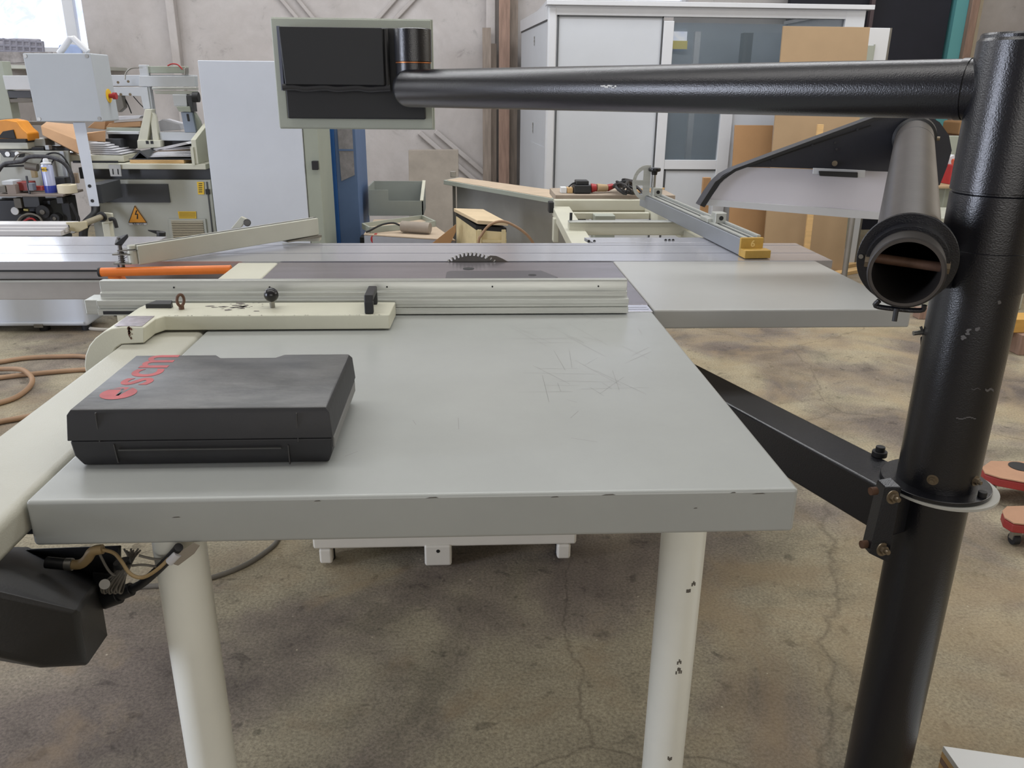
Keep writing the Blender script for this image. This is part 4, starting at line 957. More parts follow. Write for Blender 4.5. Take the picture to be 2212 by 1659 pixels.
rbp = py_(811, 517, lp_[0].y-.02); build('red_button', MB().cyl(rbp, rbp+Vector((0, .05, 0)), .03), red_m, LC)
GB = T_('grey_bin', 'open grey-green sheet-metal bin standing on the low cabinet', 'bin', 860, 440, 5.85, lcz+.006)
gx0, gx1 = py_(796, 430, 5.85).x, py_(914, 430, 5.85).x; g1 = py_(850, 435, 5.8).z; g0 = zz(850, 403, 5.85)
gz_ = lcz+.007
m_ = mat('bin_grey', (148, 154, 148), .5, 0, .06, 5)
build('back_sheet', MB().box(gx0, gx1, 6.2, 6.21, gz_, g0), m_, GB)
build('left_sheet', MB().prism([(gx0, 5.82, gz_), (gx0, 6.21, gz_), (gx0, 6.21, g0), (gx0, 5.86, g0)], (.008, 0, 0)), m_, GB)
build('front_sheet', MB().prism([(gx0+.008, 5.82, gz_), (gx1, 5.82, gz_), (gx1, 5.82, g1), (gx0+.14, 5.82, g1), (gx0+.14, 5.82, g0-.02), (gx0+.008, 5.82, g0-.02)], (0, .008, 0)), m_, GB)
build('right_sheet', MB().prism([(gx1, 5.82, gz_), (gx1, 6.21, gz_), (gx1, 6.21, g0), (gx1, 5.82, g1)], (-.008, 0, 0)), m_, GB)
build('rim_edge', MB().hull([Vector((gx1-.02, 5.82, g1)), Vector((gx1+.003, 5.82, g1)), Vector((gx1-.02, 6.21, g0)), Vector((gx1+.003, 6.21, g0)), Vector((gx1-.02, 5.82, g1+.006)), Vector((gx1+.003, 6.21, g0+.006)), Vector((gx1+.003, 5.82, g1+.006)), Vector((gx1-.02, 6.21, g0+.006))]), cream, GB)
# shallow tray
TR = T_('metal_tray', 'shallow dusty metal tray lying askew on the low cabinet in front of the bin', 'tray', 870, 490, 5.5, lcz)
tz = lcz+.008
tc = [pz(784, 494, tz), pz(800, 503, tz), pz(940, 489, tz), pz(912, 476, tz)]
tc = [Vector((c_.x, min(max(c_.y, 5.05), 5.75), tz)) for c_ in tc]
build('tray_floor', MB().prism(tc, (0, 0, .008)), dusty, TR)
for i in range(4):
    a, b = tc[i], tc[(i+1) % 4]; dd_ = (b-a).normalized(); nn2 = Vector((-dd_.y, dd_.x, 0))*.006
    build('tray_rim', MB().prism([a-nn2, b-nn2, b+nn2, a+nn2], (0, 0, .035)), panel_green, TR)
# drill-shaped tube with cable
tu = T_('round_sander', 'dusty grey cylindrical tool with a black cable on the low cabinet', 'tool', 900, 510, 5.1, lcz)
a, b = pz(866, 512, lcz+.04), pz(932, 518, lcz+.04); a.y = b.y = 5.06; a = py_(868, 506, 5.12); b = py_(930, 515, 5.06); a.z = lcz+.046; b.z = lcz+.044
build('tool_body', MB().cyl(a, b, .034, .034, 20), mat('dusty_tool', (150, 140, 128), .8, 0, .1, 12), tu, .004)
build('tool_cable', MB().tube([a, a+Vector((-.05, 0, .02)), a+Vector((-.12, -.02, .012)), a+Vector((-.19, -.04, -.02)), a+Vector((-.215, -.04, -.03))], .006, 8), dark_m, tu)
wp_ = MB().hull([py_(930, 524, 4.7), py_(984, 486, 5.05), py_(984, 497, 5.05), py_(960, 530, 4.7), py_(932, 530, 4.75), py_(984, 486, 5.12), py_(984, 497, 5.12), py_(930, 524, 4.78)])
tag(build('orange_plank', MB().hull([py_(925, 532, 4.80), py_(985, 484, 4.80), py_(985, 500, 4.80), py_(955, 532, 4.80), py_(925, 532, 4.85), py_(985, 484, 4.85), py_(985, 500, 4.85), Vector((py_(880, 530, 4.8).x, 4.82, 0))]), wood_or, None, .003), 'short orange wooden plank propped beside the old cream box', 'plank')

# ---- old cream plastic box
CB = T_('cream_box', 'old cream plastic box with a tilted dusty lid and black seal', 'box', 1040, 500, 4.7)
cA = [py_(x, y, Y) for x, y, Y in ((985, 462, 4.95), (1028, 492, 4.62), (1094, 497, 4.62), (1042, 464, 4.95))]
bodyp = [Vector((p.x, p.y, .0)) for p in cA]+[Vector((p.x, p.y, p.z-.005)) for p in cA]
build('box_body', MB().hull(bodyp), olive_cream, CB, .006)
up_ = Vector((0, 0, .012))
build('black_seal', MB().hull([p+Vector((0, 0, -.012)) for p in cA]+[p+up_ for p in cA]), dark_m, CB)
cl_ = [py_(980, 457, 4.97), py_(1031, 484, 4.60), py_(1098, 488, 4.60), py_(1044, 459, 4.97)]
build('box_lid', MB().hull([p for p in cl_]+[p+Vector((0, 0, .02)) for p in cl_]), mat('dusty_lid', (198, 178, 146), .8, 0, .1, 8), CB, .004)
for px in (1036, 1088): 
    p = py_(px, 512, 4.6); build('latch', MB().box(p.x-.012, p.x+.012, 4.595, 4.62, p.z-.05, p.z+.04), olive_cream, CB, .003)
p0_ = py_(1060, 521, 4.6); build('box_rib', MB().box(py_(1030, 521, 4.6).x, py_(1094, 521, 4.6).x, 4.6, 4.62, p0_.z-.008, p0_.z+.008), olive_cream, CB)
tag(build('hose_loop', tb_([(1030, 755), (1028, 640), (1033, 530), (1040, 508), (1058, 486), (1085, 478), (1115, 490), (1145, 515), (1165, 560), (1170, 640), (1170, 755)], 4.45, .0075, 10), hose_m), 'thin beige hose arching over the old cream box', 'hose')

# ---- long grey bench
LB = T_('long_bench', 'long grey sheet-metal table with a sawdust-covered top running diagonally behind the outrigger', 'bench', 1090, 420, 5.5)
bz_ = .80
A1 = pz(958, 389, bz_); A2 = pz(1200, 430, bz_); A3 = pz(1208, 413, bz_); A4 = pz(990, 383, bz_)
build('bench_top', MB().prism([A1, A2, A3, A4], (0, 0, -.03)), panel_green, LB, .003)
build('sawdust_layer', MB().prism([a*1 for a in (A1.lerp(A3, .03), A2.lerp(A4, .03), A3.lerp(A1, .03), A4.lerp(A2, .03))], (0, 0, .003)), dusty, LB)
s1 = A1.lerp(A2, .12); s2 = A1.lerp(A2, 1.25); bk = Vector((.01, .12, 0))
build('front_sheet', MB().prism([Vector((s1.x, s1.y, bz_-.03))+bk, Vector((s2.x, s2.y, bz_-.03))+bk, Vector((s2.x, s2.y, .05))+bk, Vector((s1.x, s1.y, .05))+bk], (.005, .02, 0)), mat('bench_grey', (150, 148, 142), .5, 0, .1, 4), LB)
build('side_sheet', MB().box(s1.x-.02, s1.x+.0, s1.y+.12, s1.y+.4, 0, bz_-.03), mat('bench_grey2', (110, 108, 102), .6), LB)
build('bench_leg', MB().box(s2.x-.06, s2.x, s2.y+.14, s2.y+.2, 0, bz_-.03), dark_m, LB)
p = pz(979, 384, bz_); tag(build('corner_bracket', MB().box(p.x-.02, p.x+.02, p.y-.0, p.y+.03, bz_+.003, bz_+.045), raw_steel, None, .004), 'small square metal bracket at the left end of the long dusty bench', 'bracket')

# ---- things on the far end of the outrigger
fy = A.y
fx = lambda px, r=420: py_(px, r, fy+.12).x
shz = Z+.002
FB = tag(build('scrap_board', MB().box(fx(1196), fx(1450), fy+.03, fy+.34, Z-.02, Z+.012), mat('scrap_board_m', (160, 146, 130), .8, 0, .15, 8), None, .002), 'dusty flat board on the far tube of the outrigger frame', 'board')
bt_ = Z+.013
def fp(px, py, dy=.1): v_ = py_(px, py, fy+dy); return v_
WBk = tag(build('white_block', MB().box(fx(1211), fx(1223), fy+.1, fy+.16, bt_, bt_+.028), white_lam, None, .001), 'small white laminated block on the dusty board', 'block')
tag(build('wood_offcut', MB().box(fx(1224), fx(1236), fy+.1, fy+.16, bt_, bt_+.026), wood_new, None, .001), 'small wood offcut on the dusty board beside the white block', 'offcut')
CHG = thing('black_charger', 'black charger box with a raised lid on the dusty board', 'charger', (fx(1254), fy+.14, bt_))
build('charger_body', MB().box(fx(1238), fx(1274), fy+.08, fy+.2, bt_, bt_+.042), black_pl, CHG, .005)
build('charger_top', MB().box(fx(1243), fx(1270), fy+.10, fy+.18, bt_+.042, bt_+.062), black_pl, CHG, .004)
build('charger_cord', MB().tube([(fx(1244), fy+.14, bt_+.05), (fx(1236), fy+.13, bt_+.045), (fx(1228), fy+.12, bt_+.03)], .004, 8), dark_m, CHG)
GR = thing('angle_grinder', 'red and beige angle grinder lying between the charger and the cable heap', 'power tool', (fx(1296), fy+.14, bt_))
build('grinder_head', MB().cyl((fx(1276), fy+.12, bt_+.024), (fx(1288), fy+.12, bt_+.026), .024, .018, 16), red_m, GR, .003)
build('grinder_body', MB().cyl((fx(1288), fy+.12, bt_+.026), (fx(1312), fy+.14, bt_+.022), .021, .018, 16), mat('dusty_beige', (176, 152, 118), .8), GR, .003)
build('grinder_grip', MB().cyl((fx(1312), fy+.14, bt_+.022), (fx(1326), fy+.16, bt_+.03), .018, .014, 14), red_m, GR, .003)
CBH = thing('cable_heap', 'heap of black cable beside the half-round stop plate', 'cable', (fx(1350), fy+.17, bt_))
for k in range(5):
    pts = [(fx(1320+random.uniform(0, 60)), fy+.1+.14*math.sin(k+j), bt_+.012+random.uniform(0, .055)) for j in range(6)]
    build('cable_loop', MB().tube(pts, .007, 8), dark_m if k % 2 else mat('cable_black2', (36, 32, 30), .6), CBH)
for k in range(6):
    a = random.uniform(-.25, .25); x = fx(1352+k*8); tag(build('thin_stick', MB().cyl((x, fy+.07+k*.025, bt_+.006+.004*(k % 2)), (x+.13, fy+.09+k*.025+a*.1, bt_+.006+.004*(k % 2)), .0045, n=8), wood_new if k % 2 else wood_or), 'thin wooden stick lying in the row on the dusty board', 'stick', 'thin sticks on the dusty board')

# ---- cluttered machine on the left (edge bander)
EY = 5.2
EB = T_('edge_banding_machine', 'cluttered pale grey edge banding machine with warning labels along the left wall', 'machine', 250, 450, EY)
e_ = lambda px, r=420, Y=EY: py_(px, r, Y).x
ez = lambda r, px=300, Y=EY: py_(px, r, Y).z
machine_p = mat('machine_paint', (172, 174, 166), .5, 0, .06, 4)
mdark = mat('machine_dark_band', (60, 62, 66), .5, 0, .1, 4)
build('lower_body', MB().box(e_(196, 450), e_(462, 450), EY, EY+.7, .08, ez(388)), machine_p, EB, .006)
build('plinth', MB().box(e_(200, 450), e_(455, 450), EY+.05, EY+.6, 0, .08), dark_m, EB)
build('dark_band', MB().box(e_(166, 380), e_(452, 380), EY+.04, EY+.62, ez(388), ez(364)), mdark, EB)
build('dark_panel', MB().box(e_(212, 415), e_(366, 415), EY-.012, EY, ez(437), ez(397)), mdark, EB)
build('side_seam', MB().box(e_(452, 450), e_(455, 450), EY-.004, EY, .1, ez(392)), grey_line, EB)
build('work_shelf', MB().box(e_(186, 350), e_(449, 350), EY-.05, EY+.5, ez(364), ez(352)), cream, EB, .004)
build('upper_shelf', MB().box(e_(-60, 345), e_(268, 345), EY+.0, EY+.4, ez(350), ez(336)), cream, EB, .003)
build('slot', MB().box(e_(165, 345), e_(262, 345), EY-.052, EY-.048, ez(351), ez(346)), sheet_inner, EB)
build('end_guard', MB().prism([(e_(421, 330), EY-.05, ez(352)), (e_(421, 330), EY+.3, ez(352)), (e_(421, 330), EY+.3, ez(262)), (e_(421, 330), EY-.05, ez(300))], (.03, 0, 0)), cream, EB, .003)
build('end_guard_edge', MB().box(e_(419, 330), e_(425, 330), EY-.06, EY-.05, ez(354), ez(316)), cream, EB)
build('sheet_panel', MB().prism([py_(0, 326, EY-.06), py_(148, 326, EY-.06), py_(156, 420, EY-.06), py_(0, 420, EY-.06)], (0, .02, 0)), machine_p, EB, .003)
build('panel_edge', MB().box(e_(148, 370), e_(156, 370), EY-.07, EY, ez(395), ez(326)), cab_m, EB)
build('slotted_bracket', MB().ppoly([(234, 356), (260, 356), (263, 381), (239, 381)], EY-.06, .008), raw_steel, EB)
for x in (243, 254): build('bracket_slot', MB().ppoly([(x-1, 365), (x+1, 365), (x+2.4, 377), (x+.4, 377)], EY-.062, .002), sheet_inner, EB)
# labels
tr = build('warning_label', MB().ppoly([(291, 444), (317, 481), (278, 481)], EY-.006, .005), orange_lbl, EB); tr['label'] = 'triangular high-voltage warning label'
ol = MB()
for a, b in (((291, 445), (317, 481)), ((317, 481), (278, 481)), ((278, 481), (291, 445))): ol.tube([py_(a[0], a[1], EY-.007), py_(b[0], b[1], EY-.007)], .0018, 6)
build('label_outline', ol, ink, tr)
build('lightning_bolt', MB().ppoly([(294, 454), (291, 464), (296, 464), (295, 473), (298, 473), (298, 462), (293.5, 462), (296.5, 455)], EY-.008, .001), ink, tr)
wc_ = build('label_caption', MB().ppoly([(278, 481.5), (317, 481.5), (316.5, 486), (279, 486)], EY-.006, .004), paper, tr)
text_mesh('caption_text', '400 volt', .021, frame(py_(286, 485.6, EY-.0065), (1, 0, 0), (0, 0, 1), (0, -1, 0)), ink, tr, .0003)
def ylabel(x0, y0, x1, y1, rows, vert=False):
    l = build('yellow_label', MB().ppoly([(x0, y0), (x1, y0), (x1+1, y1), (x0+3, y1)], EY-.006, .005), yellow_lbl, EB)
    t = MB()
    for k in range(rows):
        if vert: yy = y0+3+(y1-y0-5)*k/rows; t.ppoly([(x0+4, yy), (x1-3, yy), (x1-3, yy+1.8), (x0+4, yy+1.8)], EY-.0068, .0006)
        else: yy = y0+2.4+(y1-y0-3)*k/rows; t.ppoly([(x0+3, yy), (x1-1, yy), (x1-1, yy+.9), (x0+3, yy+.9)], EY-.0068, .0006)
    build('printed_lines', t, ink, l)['kind'] = 'stuff'
ylabel(384, 457, 423, 472, 4); ylabel(425, 393, 440, 420, 5, True)
build('small_lock', MB().pbox(444, 409, 452, 420, EY-.012, .012), dark_m, EB)
vg = build('vent_grille', MB().box(e_(366, 490), e_(447, 490), EY-.010, EY, ez(520), ez(472)), machine_p, EB, .003)
build('vent_opening', MB().box(e_(373, 490), e_(441, 490), EY-.011, EY-.009, ez(520), ez(479)), mat('vent_dark', (70, 66, 58), .7), vg)
sl_ = MB()
z = ez(520)
for k in range(12): sl_.box(e_(373, 490), e_(441, 490), EY-.016, EY-.010, ez(518)+k*.0105, ez(518)+k*.0105+.0055)
o_ = build('vent_slats', sl_, mat('slat_tan', (186, 176, 150), .5), vg)['kind'] = 'stuff'
# gantry
gy = EY+.25
G2 = lambda pts, Y, D, m, nm, par=None, bev=.003: build(nm, MB().ppoly(pts, Y, D), m, par or EB, bev)
light_p = mat('gantry_paint', (184, 188, 192), .45, 0, .06, 4)
G2([(299, 140), (316, 140), (344, 330), (326, 330)], gy, .05, light_p, 'portal_leg')
G2([(316, 143), (401, 143), (402, 158), (317, 158)], gy+.02, .06, cab_side, 'portal_beam')
G2([(398, 146), (402, 146), (402, 162), (398, 162)], gy-.02, .05, raw_steel, 'beam_end')
G2([(236, 162), (418, 162), (420, 186), (238, 186)], gy+.08, .08, light_p, 'cross_beam')
G2([(300, 164), (421, 164), (421, 187), (300, 187)], gy-.01, .06, light_p, 'front_beam')
G2([(328, 188), (424, 188), (425, 194), (328, 194)], gy-.02, .04, alu_dull, 'linear_rail')
G2([(332, 196), (424, 196), (424, 204), (335, 203)], gy-.015, .04, machine_p, 'rail_cover')
G2([(240, 188), (318, 188), (325, 235), (310, 236), (304, 208), (245, 206)], gy-.01, .05, light_p, 'side_plate')
for px, y_ in ((255, 178), (277, 176), (261, 204), (281, 204)): build('plate_bolt', MB().cyl(py_(px, y_, gy-.014), py_(px, y_, gy), .008, n=10), bolt_m, EB)
G2([(313, 236), (328, 236), (318, 305), (297, 305)], gy-.06, .07, cream, 'frame_brace')
G2([(322, 236), (334, 250), (346, 322), (332, 322)], gy-.05, .05, cream, 'frame_brace')
G2([(296, 303), (346, 303), (347, 318), (297, 322)], gy-.07, .12, cream, 'brace_foot')
for x in (315, 325): build('foot_screw', MB().pbox(x, 304, x+6, 311, gy-.072, .004), dark_m, EB)
G2([(372, 204), (402, 204), (404, 230), (376, 229)], gy-.03, .10, light_p, 'glue_head')
G2([(402, 206), (414, 206), (418, 242), (410, 240)], gy-.03, .08, mdark, 'head_side')
build('head_motor', MB().cyl(py_(417, 210, gy-.02), py_(430, 210, gy-.02), .03, n=18), dark_m, EB)
G2([(380, 230), (410, 230), (412, 242), (386, 241)], gy-.04, .10, cab_side, 'head_hood')
G2([(390, 242), (414, 242), (424, 286), (399, 286)], gy-.03, .06, mat('bluish_bracket', (132, 142, 156), .45, .3), 'head_bracket')
G2([(402, 246), (407, 246), (410, 262), (405, 262)], gy-.034, .006, dark_m, 'bracket_knob')
G2([(418, 242), (430, 262), (436, 285), (425, 286)], gy, .05, cab_side, 'head_brace')
build('air_hose', MB().tube([py_(a, b, gy-.02) for a, b in ((270, 172), (272, 158), (283, 148), (300, 146))], .004, 8), raw_steel, EB)
build('red_hose', MB().tube([py_(a, b, gy+.01) for a, b in ((362, 142), (372, 138), (384, 140), (394, 150))], .004, 8), red_m, EB)
build('thin_cable', MB().tube([py_(a, b, gy+.04) for a, b in ((268, 210), (276, 225), (284, 245))], .004, 8), dark_m, EB)
build('thin_cable', MB().tube([py_(a, b, gy+.04) for a, b in ((288, 208), (300, 222), (314, 236))], .003, 8), dark_m, EB)
G2([(246, 205), (262, 205), (268, 232), (256, 243), (247, 232)], gy-.01, .06, cable_grey, 'air_cylinder')
# left uprights and beam
G2([(-20, 132), (4, 132), (28, 256), (-2, 258)], EY+.35, .1, cab_side, 'left_upright')
G2([(5, 163), (62, 163), (66, 194), (12, 194)], EY+.3, .12, light_p, 'left_beam')
G2([(14, 196), (66, 196), (68, 212), (20, 212)], EY+.35, .1, mdark, 'under_beam')
G2([(20, 214), (67, 212), (68, 221), (22, 222)], EY+.35, .06, cable_grey, 'under_strip')
# mechanism, shelf of parts
mech = build('mechanism_plate', MB().box(e_(-30, 412), e_(190, 412), EY-.32, EY-.06, ez(425, 100, EY-.32), ez(420, 100, EY-.32)), mat('bench_plate', (126, 116, 108), .6, .2, .15, 6), EB, .002)
mpz = ez(420, 100, EY-.32)
rnd = random.Random(3)
def part(nm, a, b, c_, d_, Y, D, m, bev=.003): return build(nm, MB().pbox(a, b, c_, d_, Y, D), m, EB, bev)
build('lower_housing', MB().box(e_(-20, 470), e_(150, 470), EY-.2, EY-.001, .44, ez(424)), mat('housing_black', (34, 36, 42), .5, 0, .2, 5), EB, .004)
part('grey_block', 50, 424, 85, 448, EY-.24, .08, mdark); part('grey_block', 30, 428, 46, 450, EY-.25, .05, cable_grey)
part('grey_block', 122, 426, 136, 440, EY-.25, .04, mdark)
part('black_bracket', 135, 425, 152, 490, EY-.22, .1, dark_m)
pgp = py_(32, 456, EY-.25); gg = build('pressure_gauge', MB().cyl(pgp+Vector((0, .04, 0)), pgp, .024, n=24), raw_steel, EB, .002); build('gauge_face', MB().cyl(pgp+Vector((0, -.0015, 0)), pgp, .021, n=24), white_pl, gg)
for px, r_, rr_ in ((92, 458, .040), (118, 472, .028), (62, 470, .03)):
    p = py_(px, r_, EY-.26); wh = build('control_wheel', MB().cyl(p+Vector((0, .05, 0)), p, rr_, n=28), dark_m, EB, .004); build('wheel_hub', MB().cyl(p+Vector((0, -.006, 0)), p, rr_*.35, n=18), cable_grey, wh)
build('valve_pair', MB().cyl(py_(52, 453, EY-.25), py_(62, 454, EY-.25), .008, n=12), mat('brass', (160, 150, 96), .4, .6), EB)
for k, (c_, pts) in enumerate(((dark_m, [(38, 486), (52, 470), (66, 466), (80, 474), (88, 488)]), (red_m, [(44, 486), (58, 474), (72, 473), (82, 486)]), (cable_grey, [(34, 486), (46, 468), (66, 462), (86, 470), (94, 488)]), (dark_m, [(152, 440), (160, 455), (167, 472), (160, 484), (145, 487)]), (dark_m, [(154, 438), (164, 458), (171, 475), (162, 490)]))):
    build('looped_hose', MB().tube([py_(a, b, EY-.3-.01*k) for a, b in pts], .006, 8), c_, EB)
# hose bundle over the panel
build('spiral_hose', MB().tube([py_(a, b, EY-.16) for a, b in ((-6, 372), (8, 355), (30, 351), (48, 348), (62, 339), (90, 338), (115, 341), (138, 352), (152, 372), (157, 395), (150, 400))], .012, 12), mat('spiral_hose_black', (58, 58, 62), .5, 0, .5, 60), EB)
build('thin_hose', MB().tube([py_(a, b, EY-.14) for a, b in ((88, 352), (98, 336), (116, 330), (134, 336), (148, 356), (156, 378))], .005, 8), dark_m, EB)
build('thin_hose', MB().tube([py_(a, b, EY-.14) for a, b in ((28, 350), (36, 336), (52, 330), (68, 334), (76, 342))], .004, 8), cable_grey, EB)
build('thin_hose', MB().tube([py_(a, b, EY-.14) for a, b in ((110, 358), (114, 348), (122, 343), (138, 350))], .004, 8), dark_m, EB)
build('rod', MB().cyl(py_(-4, 360, EY-.15), py_(56, 358, EY-.15), .005), dark_m, EB)
build('pneumatic_body', MB().cyl(py_(56, 358, EY-.15), py_(82, 362, EY-.15), .022, n=16), cable_grey, EB)
part('tan_bracket', 66, 362, 76, 384, EY-.13, .03, mat('tan_metal', (170, 152, 112), .5)); part('small_clamp', 116, 342, 120, 384, EY-.12, .02, cable_grey); part('slate_block', 112, 384, 140, 402, EY-.17, .08, mdark)
part('tan_plate', 158, 374, 168, 396, EY-.08, .02, mat('tan_plate_m', (180, 160, 140), .6))
G2([(-10, 322), (8, 326), (48, 330), (46, 340), (8, 340), (2, 332)], EY-.12, .04, mdark, 'pivot_arm')
for px in (16, 37): p = py_(px, 333, EY-.125); build('pivot_bolt', MB().cyl(p, p+Vector((0, .02, 0)), .014, n=16), raw_steel, EB)
part('red_bracket', 24, 394, 60, 412, EY-.26, .1, mat('dull_red', (132, 52, 48), .5, 0, .1, 10)); part('red_bar', 40, 402, 92, 412, EY-.2, .03, mat('red_bar_m', (164, 62, 56), .5))
part('grey_carrier', 14, 398, 34, 420, EY-.3, .08, mat('carrier', (136, 124, 116), .6)); part('white_carrier', 4, 391, 28, 400, EY-.3, .1, light_p); part('end_fitting', -6, 402, 12, 416, EY-.3, .06, cable_grey)
part('upright_pin', 58, 380, 62, 425, EY-.31, .012, mdark); part('upright_block', 58, 396, 71, 412, EY-.31, .04, mat('slate2', (110, 114, 124), .5))
part('upper_ledge', -10, 306, 60, 322, EY+.02, .12, cream); part('upper_ledge', 40, 300, 98, 316, EY+.1, .12, machine_p)
part('dark_gap', -10, 318, 150, 326, EY+.06, .2, mdark)
part('clutter_block', 97, 314, 106, 324, EY-.02, .04, light_p); part('clutter_block', 68, 318, 95, 326, EY+.0, .05, dark_m)
part('round_bar', 48, 262, 95, 270, EY+.3, .05, cable_grey)
part('grey_ledge', 230, 284, 300, 290, EY+.2, .12, light_p); part('grey_ledge', 345, 286, 424, 304, EY+.22, .1, light_p); part('dark_clutter', 235, 290, 300, 320, EY+.25, .1, dark_m); part('dark_clutter', 348, 304, 420, 322, EY+.25, .1, dark_m)
part('paper_support', 228, 300, 262, 332, EY+.16, .1, mdark)
part('cable_tray', 230, 276, 305, 286, EY+.26, .2, cab_side)
# clamp rod in front
cl0, cl1 = py_(160, 492, 4.4), py_(218, 469, 4.6)
cr_ = T_('clamp_arm', 'worn grey clamp arm with a round end in front of the machine on the left', 'clamp', 190, 480, 4.5, .4)
build('clamp_rod', MB().cyl(cl0, cl1, .016, n=16), mat('worn_rod', (146, 138, 118), .5, .2, .15, 20), cr_)
build('rod_head', MB().cyl(cl0+Vector((0, -.03, 0)), cl0+Vector((0, .02, 0)), .026, n=20), raw_steel, cr_, .003)
build('rod_collar', MB().cyl(cl1, cl1+(cl1-cl0)*.06, .028, n=20), dark_m, cr_)
build('clamp_casting', MB().hull([py_(212, 458, 4.62), py_(244, 460, 4.62), py_(246, 480, 4.62), py_(222, 484, 4.62), py_(212, 458, 4.7), py_(244, 460, 4.7), py_(246, 480, 4.7), py_(222, 484, 4.7)]), cream, cr_, .006)
build('casting_stem', MB().pbox(224, 478, 240, 540, 4.64, .05, 0), cream, cr_, .004)
build('clamp_lever', MB().tube([py_(236, 474, 4.6), py_(246, 474, 4.6), py_(252, 492, 4.6)], .010, 10), dark_m, cr_)
tag(build('corrugated_hose', MB().tube([py_(207, 446, EY-.1), py_(205, 462, EY-.14), py_(194, 474, EY-.2), py_(184, 486, EY-.25), py_(180, 505, EY-.27), Vector((py_(178, 540, EY-.3).x, EY-.3, .45))], .024, 16), dark_m), 'black flexible hose hanging from the foot of the control box post', 'hose')
# stack of pale rails, and the rail with cup end
RS = T_('rail_stack', 'stack of pale painted rails lying behind the sliding table', 'rails', 60, 500, 4.1, .5)
rz = pz(60, 485, .52)
for i in range(3):
    a = py_(-60, 484+i*7, 4.0-.03*i); b = py_(150, 482+i*7, 4.0-.03*i)
    build('pale_rail', MB().box(a.x, b.x-.02*i, a.y, a.y+.10, b.z-.030, b.z-.006), mat('pale_rail_m', (186, 184, 184), .4), RS, .003)
rc = MB().hull([py_(142, 480, 4.0), py_(188, 478, 4.0), py_(190, 492, 4.0), py_(170, 502, 4.0), py_(150, 498, 4.0), py_(142, 480, 4.1), py_(188, 478, 4.1), py_(190, 492, 4.1), py_(150, 498, 4.1)])
build('end_cup', rc, mat('cup_cream', (182, 172, 140), .55, 0, .15, 10), RS, .004)
build('trestle', MB().box(rz.x-.3, rz.x-.2, 3.95, 4.15, 0, py_(60, 508, 4.0).z-.004).box(rz.x+.1, rz.x+.15, 3.95, 4.15, 0, py_(60, 508, 4.0).z-.004), base_white, RS)

# lever knob behind the mitre fence
lv = T_('clamping_lever', 'black clamping lever standing behind the mitre fence', 'lever', 345, 505, 3.1, .9)
lp = py_(350, 500, 3.1)
build('lever_body', MB().cyl(py_(348, 515, 3.1), py_(348, 500, 3.1), .016, n=18), black_pl, lv, .003)
build('lever_arm', MB().hull([py_(318, 496, 3.1), py_(345, 498, 3.1), py_(352, 504, 3.1), py_(344, 508, 3.1), py_(320, 499, 3.1), py_(345, 498, 3.13), py_(350, 506, 3.13), py_(322, 498, 3.12)]), black_pl, lv, .002)
build('lever_stem', MB().cyl(Vector((lp.x-.004, 3.1, .78)), py_(348, 514, 3.1), .006), raw_steel, lv)
build('stem_foot', MB().box(lp.x-.04, lp.x+.04, 3.06, 3.14, 0, .78), base_white, lv)

# ---- control box on its post
CX = T_('control_box', 'pale grey control box with a red emergency button on a leaning post', 'control box', 150, 190, 4.75)
f4 = [(48, 115), (196, 115), (223, 263), (79, 263)]
fb = [py_(a, b, 4.70) for a, b in f4]
build('box_housing', MB().hull(fb+[p+Vector((-.0, .22, -.0)) for p in fb]), mat('control_box_paint', (172, 178, 184), .5, 0, .04, 3), CX, .006, 3)
for a, b in ((54, 121), (187, 121), (84, 257), (214, 256)):
    p = py_(a, b, 4.697); build('cover_screw', MB().cyl(p, p+Vector((0, .008, 0)), .0095, n=16), raw_steel, CX)
eb_ = (fb[1]*.25+fb[2]*.75).lerp(fb[1]*.25+fb[2]*.75, 0); eb_ = fb[1].lerp(fb[2], .62)+Vector((0, .13, 0))
ex = Vector((1, 0, .0))
ym = build('yellow_plate', MB().cyl(eb_, eb_+ex*.003, .036, n=28), yellow_lbl, CX); build('emergency_button', MB().cyl(eb_+ex*.006, eb_+ex*.024, .012, n=20).cyl(eb_+ex*.024, eb_+ex*.042, .018, n=24), red_m, CX)['label'] = 'red mushroom emergency button'
build('lifting_handle', MB().tube([py_(128, 116, 4.8), py_(152, 83, 4.8), py_(158, 82, 4.8), py_(190, 112, 4.8)], .016, 12, 1), white_pl, CX)
build('box_post', MB().hull([py_(157, 264, 4.76), py_(184, 264, 4.76), py_(215, 446, 4.76), py_(194, 446, 4.76), py_(157, 264, 4.82), py_(184, 264, 4.82), py_(215, 446, 4.82), py_(194, 446, 4.82)]), cab_m, CX, .004)
for a, b in ((193, 402), (199, 434)): p = py_(a, b, 4.757); build('post_hole', MB().cyl(p, p+Vector((0, .004, 0)), .009, n=16), sheet_inner, CX)
build('post_clamp', MB().box(py_(190, 430, 4.8).x, py_(218, 430, 4.8).x, 4.82, 5.1, py_(200, 440, 4.8).z, py_(200, 400, 4.8).z), mdark, CX)

